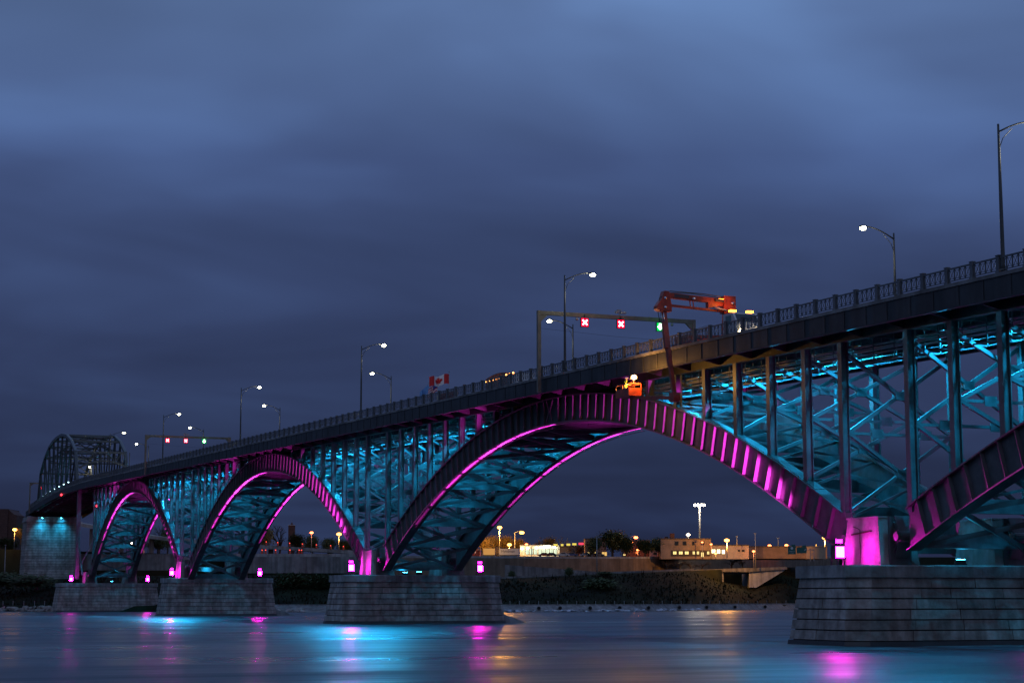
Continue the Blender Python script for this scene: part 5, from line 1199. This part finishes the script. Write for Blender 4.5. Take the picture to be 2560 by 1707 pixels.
for px, y, lb, db in ((1492, 1340, 'unlit grey lamp pole rising from the road in the middle of the far shore', 1434), (14, 1363, 'unlit grey lamp pole at the far left shore', 1468), (1329, 1366, 'thin unlit pole at the lower grey wall', 1416), (1888, 1334, 'unlit tall pole right of the underpass', 1418), (1842, 1341, 'thin unlit pole above the annex', 1364), (1945, 1345, 'thin unlit mast above the warehouse', 1367)):
    P = at(px, y, 560 if px in (1492, 14) else 622); t = root('lamp_pole', lb, 'pole', (P.x, P.y, zy(db, 560)), None); z0 = zy(db, 560 if px in (1492, 14) else 622) - .3
    part('pole', MB().tube([(P.x, P.y, z0), P], [.17, .09], 8), galv, t, True); part('lamp_head', MB().box((P.x - .45, P.y - .2, P.z), (P.x + .45, P.y + .2, P.z + .16)), galv, t)
# high mast with a ring of floodlights
P = at(1748.6, 1261, 640); zb = zy(1393, 640)
t = root('high_mast', 'tall white high mast with a brilliant cluster of lamps above the two storey building', 'mast', (P.x, P.y, zb))
part('mast', MB().tube([(P.x, P.y, zb), (P.x, P.y, P.z + .4)], [.38, .2], 10), mat('white_pole', (.25, .24, .22), .6), t, True)
part('ring', MB().tube([P + Vector((1.3 * math.cos(a), 1.3 * math.sin(a), 0)) for a in [2 * math.pi * k / 16 for k in range(17)]], .09, 6, False), galv, t, True)
for k in range(8):
    a = 2 * math.pi * k / 8; c = P + Vector((1.55 * math.cos(a), 1.55 * math.sin(a), -.15))
    part('floodlight', MB().ball(c, .48, 8, 6, .7), glow('mast_lamp', (1.0, .90, .74), 40), t)
for dy in (-1.6, 1.6): light('mast_light', 'POINT', P + _r * dy - _fh * 1.5 - Vector((0, 0, 1.2)), 2600, (1.0, .86, .66), t, None, .5)
# brick tower and far left block
f = Front(720, 735.5, 1366, 740); t = root('brick_tower', 'dark square brick tower with a small cupola behind the second arch', 'tower', f.o)
part('shaft', f.box(MB(), 0, f.W, 0, f.W, -6, f.h(1313)), brick, t); part('parapet', f.box(MB(), -.2, f.W + .2, -.2, f.W + .2, f.h(1313) + .003, f.h(1312)), mat('snow_edge', (.5, .5, .52), .9), t)
c = f.p(f.W / 2, f.W / 2, f.h(1312)); part('cupola', MB().tube([c + Vector((0, 0, .004)), c + Vector((0, 0, .5)), c + Vector((0, 0, 1.0))], [.5, .45, .1], 8), brick, t); part('finial', MB().tube([c + Vector((0, 0, .9)), c + Vector((0, 0, 1.7))], .06, 5), galv, t)
f = Front(-140, 39, 1330, 860); t = root('apartment_block', 'dark apartment block with a cut corner at the far left edge', 'building', f.o)
part('wall', f.box(MB(), 0, f.W * .88, 0, 20, -14, f.h(1272)), brick, t); part('corner_bay', MB().prism([f.p(f.W * .8803, 1, -14), f.p(f.W, 1, -14), f.p(f.W, 1, f.h(1287)), f.p(f.W * .965, 1, f.h(1286)), f.p(f.W * .8803, 1, f.h(1273))], f.w * 16), brick, t)
for i in range(6):
    for j in range(4): 
        if i < 5: part('window', f.box(MB(), f.W * (.30 + i * .1), f.W * (.34 + i * .1), -.06, -.003, 1 + j * 2.6 - 3, 2.5 + j * 2.6 - 3), win_dark, t)
# green direction signs on a truss support
f = Front(1969, 2036, 1394, 604); t = root('sign_gantry', 'lattice highway sign support with two green panels left of the magenta floodlight', 'sign', f.o); q = f.W / 67
for u in (57, 66): part('post', MB().tube([f.p(u * q, 0, -1), f.p(u * q, 0, f.h(1369 + (u - 57) * .4))], .14, 6), galv, t)
b = MB()
for k in range(4): b.beam(f.p(57 * q, 0, f.h(1388 - 5 * k)), f.p(66 * q, 0, f.h(1383 - 5 * k) if k % 2 == 0 else f.h(1388 - 5 * k)), .1, .1)
part('lattice', b, galv, t); part('arm', MB().tube([f.p(30 * q, .3, f.h(1374)), f.p(66 * q, .3, f.h(1373.5))], .1, 6), galv, t)
sg = mat('sign_green', (.01, .10, .075), .5); wt = mat('sign_white', (.55, .58, .56), .5)
for u0, u1, y0, y1, lines in ((1, 21, 1385, 1366, (('Niagara St', 1377.5), ('1 MILE', 1381.8))), (23, 48, 1382.5, 1368, ())):
    p_ = part('panel', f.box(MB(), u0 * q, u1 * q, -.05, .05, f.h(y0), f.h(y1)), sg, t)
    part('exit_tab', f.box(MB(), (u1 - 11) * q, (u1 - 1) * q, -.05, .05, f.h(y1 - .05), f.h(y1 - 5)), sg, p_)
    for w_, yy in lines: lettering(f, (u0 + u1) / 2 * q, -.07, f.h(yy), w_, .42, wt, p_)
c = f.p(11 * q, -.07, f.h(1370)); b = MB(); b.tube([c, c - f.w * .03], .42, 12); part('route_shield', b, wt, t)
b = MB(); b.beam(f.p(42 * q, -.08, f.h(1376)), f.p(45.5 * q, -.08, f.h(1372.5)), .12, .05, f.w); b.beam(f.p(43.4 * q, -.085, f.h(1372.3)), f.p(45.8 * q, -.085, f.h(1372.3)), .12, .05, f.w); b.beam(f.p(45.7 * q, -.09, f.h(1374.8)), f.p(45.7 * q, -.09, f.h(1372.2)), .12, .05, f.w); part('arrow', b, wt, t)
# round storage tank at the right end of the plaza
c = at(2040, 1393, 622); b = MB(); r_ = 24 * 622 / FPX; H_ = 24 * 622 / FPX + .2
t = root('storage_tank', 'round tank glowing orange beside the right edge pier', 'tank', c)
part('shell', MB().tube([c - Vector((0, 0, .5)), c + Vector((0, 0, H_))], r_, 32), mat('tank_paint', (.45, .30, .18), .7, 0, .15, .5), t, False); part('rim', MB().tube([c + Vector((0, 0, H_ + .004)), c + Vector((0, 0, H_ + .15))], r_ + .12, 32), galv, t)
part('vent', MB().tube([c + Vector((0, 0, H_ + .15)), c + Vector((0, 0, H_ + .9))], [.15, .3], 8), galv, t)
# red and white drums and small lights along the ramp and the lower road
drum = MB(); drum.tube([(0, 0, 0), (0, 0, 1.0)], [.34, .26], 10); dm = drum.mesh('drum', mat('drum_red', (.55, .06, .03), .6)); lampm = MB().ball((0, 0, 1.14), .17, 8, 6).mesh('warning_lamp', glow('warning_red', (1.0, .08, .05), 2.2))
dn = []
for j_, px in enumerate((642, 663, 692, 722, 754, 789, 825, 857)): dn.append((px, dw_of(px) + 77.6, zy(lerp_tab(RAMPY, px), dw_of(px) + 78), '%s red lit traffic drum from the left on the highway ramp edge' % ORD[j_], 'drums on the highway ramp'))
for j_, px in enumerate((653, 662, 687, 723, 746, 752)): dn.append((px, dw_of(px) + 34.2, zy(1383.5, dw_of(px) + 34), '%s red lit traffic drum from the left on the lower road parapet' % ORD[j_], 'drums on the lower road'))
for px, d, z, lb, g in dn:
    x, y = xy(px, d + .3); t = root('traffic_drum', lb, 'drum', (x, y, z), g)
    for nm, me in (('drum', dm), ('warning_lamp', lampm)):
        o = bpy.data.objects.new(nm, me); COL.objects.link(o); o.parent = t

# red navigation lamps hung below the deck at the far end
for x, y, z, lb in ((-408.0, Y0 - .3, deck_z(-408) - 1.6, 'red navigation lamp on the deck edge below the through truss'), (-372.0, .2, 27.4, 'red navigation lamp hanging beside the farthest arch')):
    t = root('navigation_lamp', lb, 'lamp', (x, y, z), 'red navigation lamps')
    part('lens', MB().ball((x, y, z), .30, 10, 8), glow('navigation_red', (1.0, .03, .05), 6.0), t)
    part('hanger', MB().beam((x, y, z + .3), (x, y, deck_z(x) - .9), .06, .06), black, t)
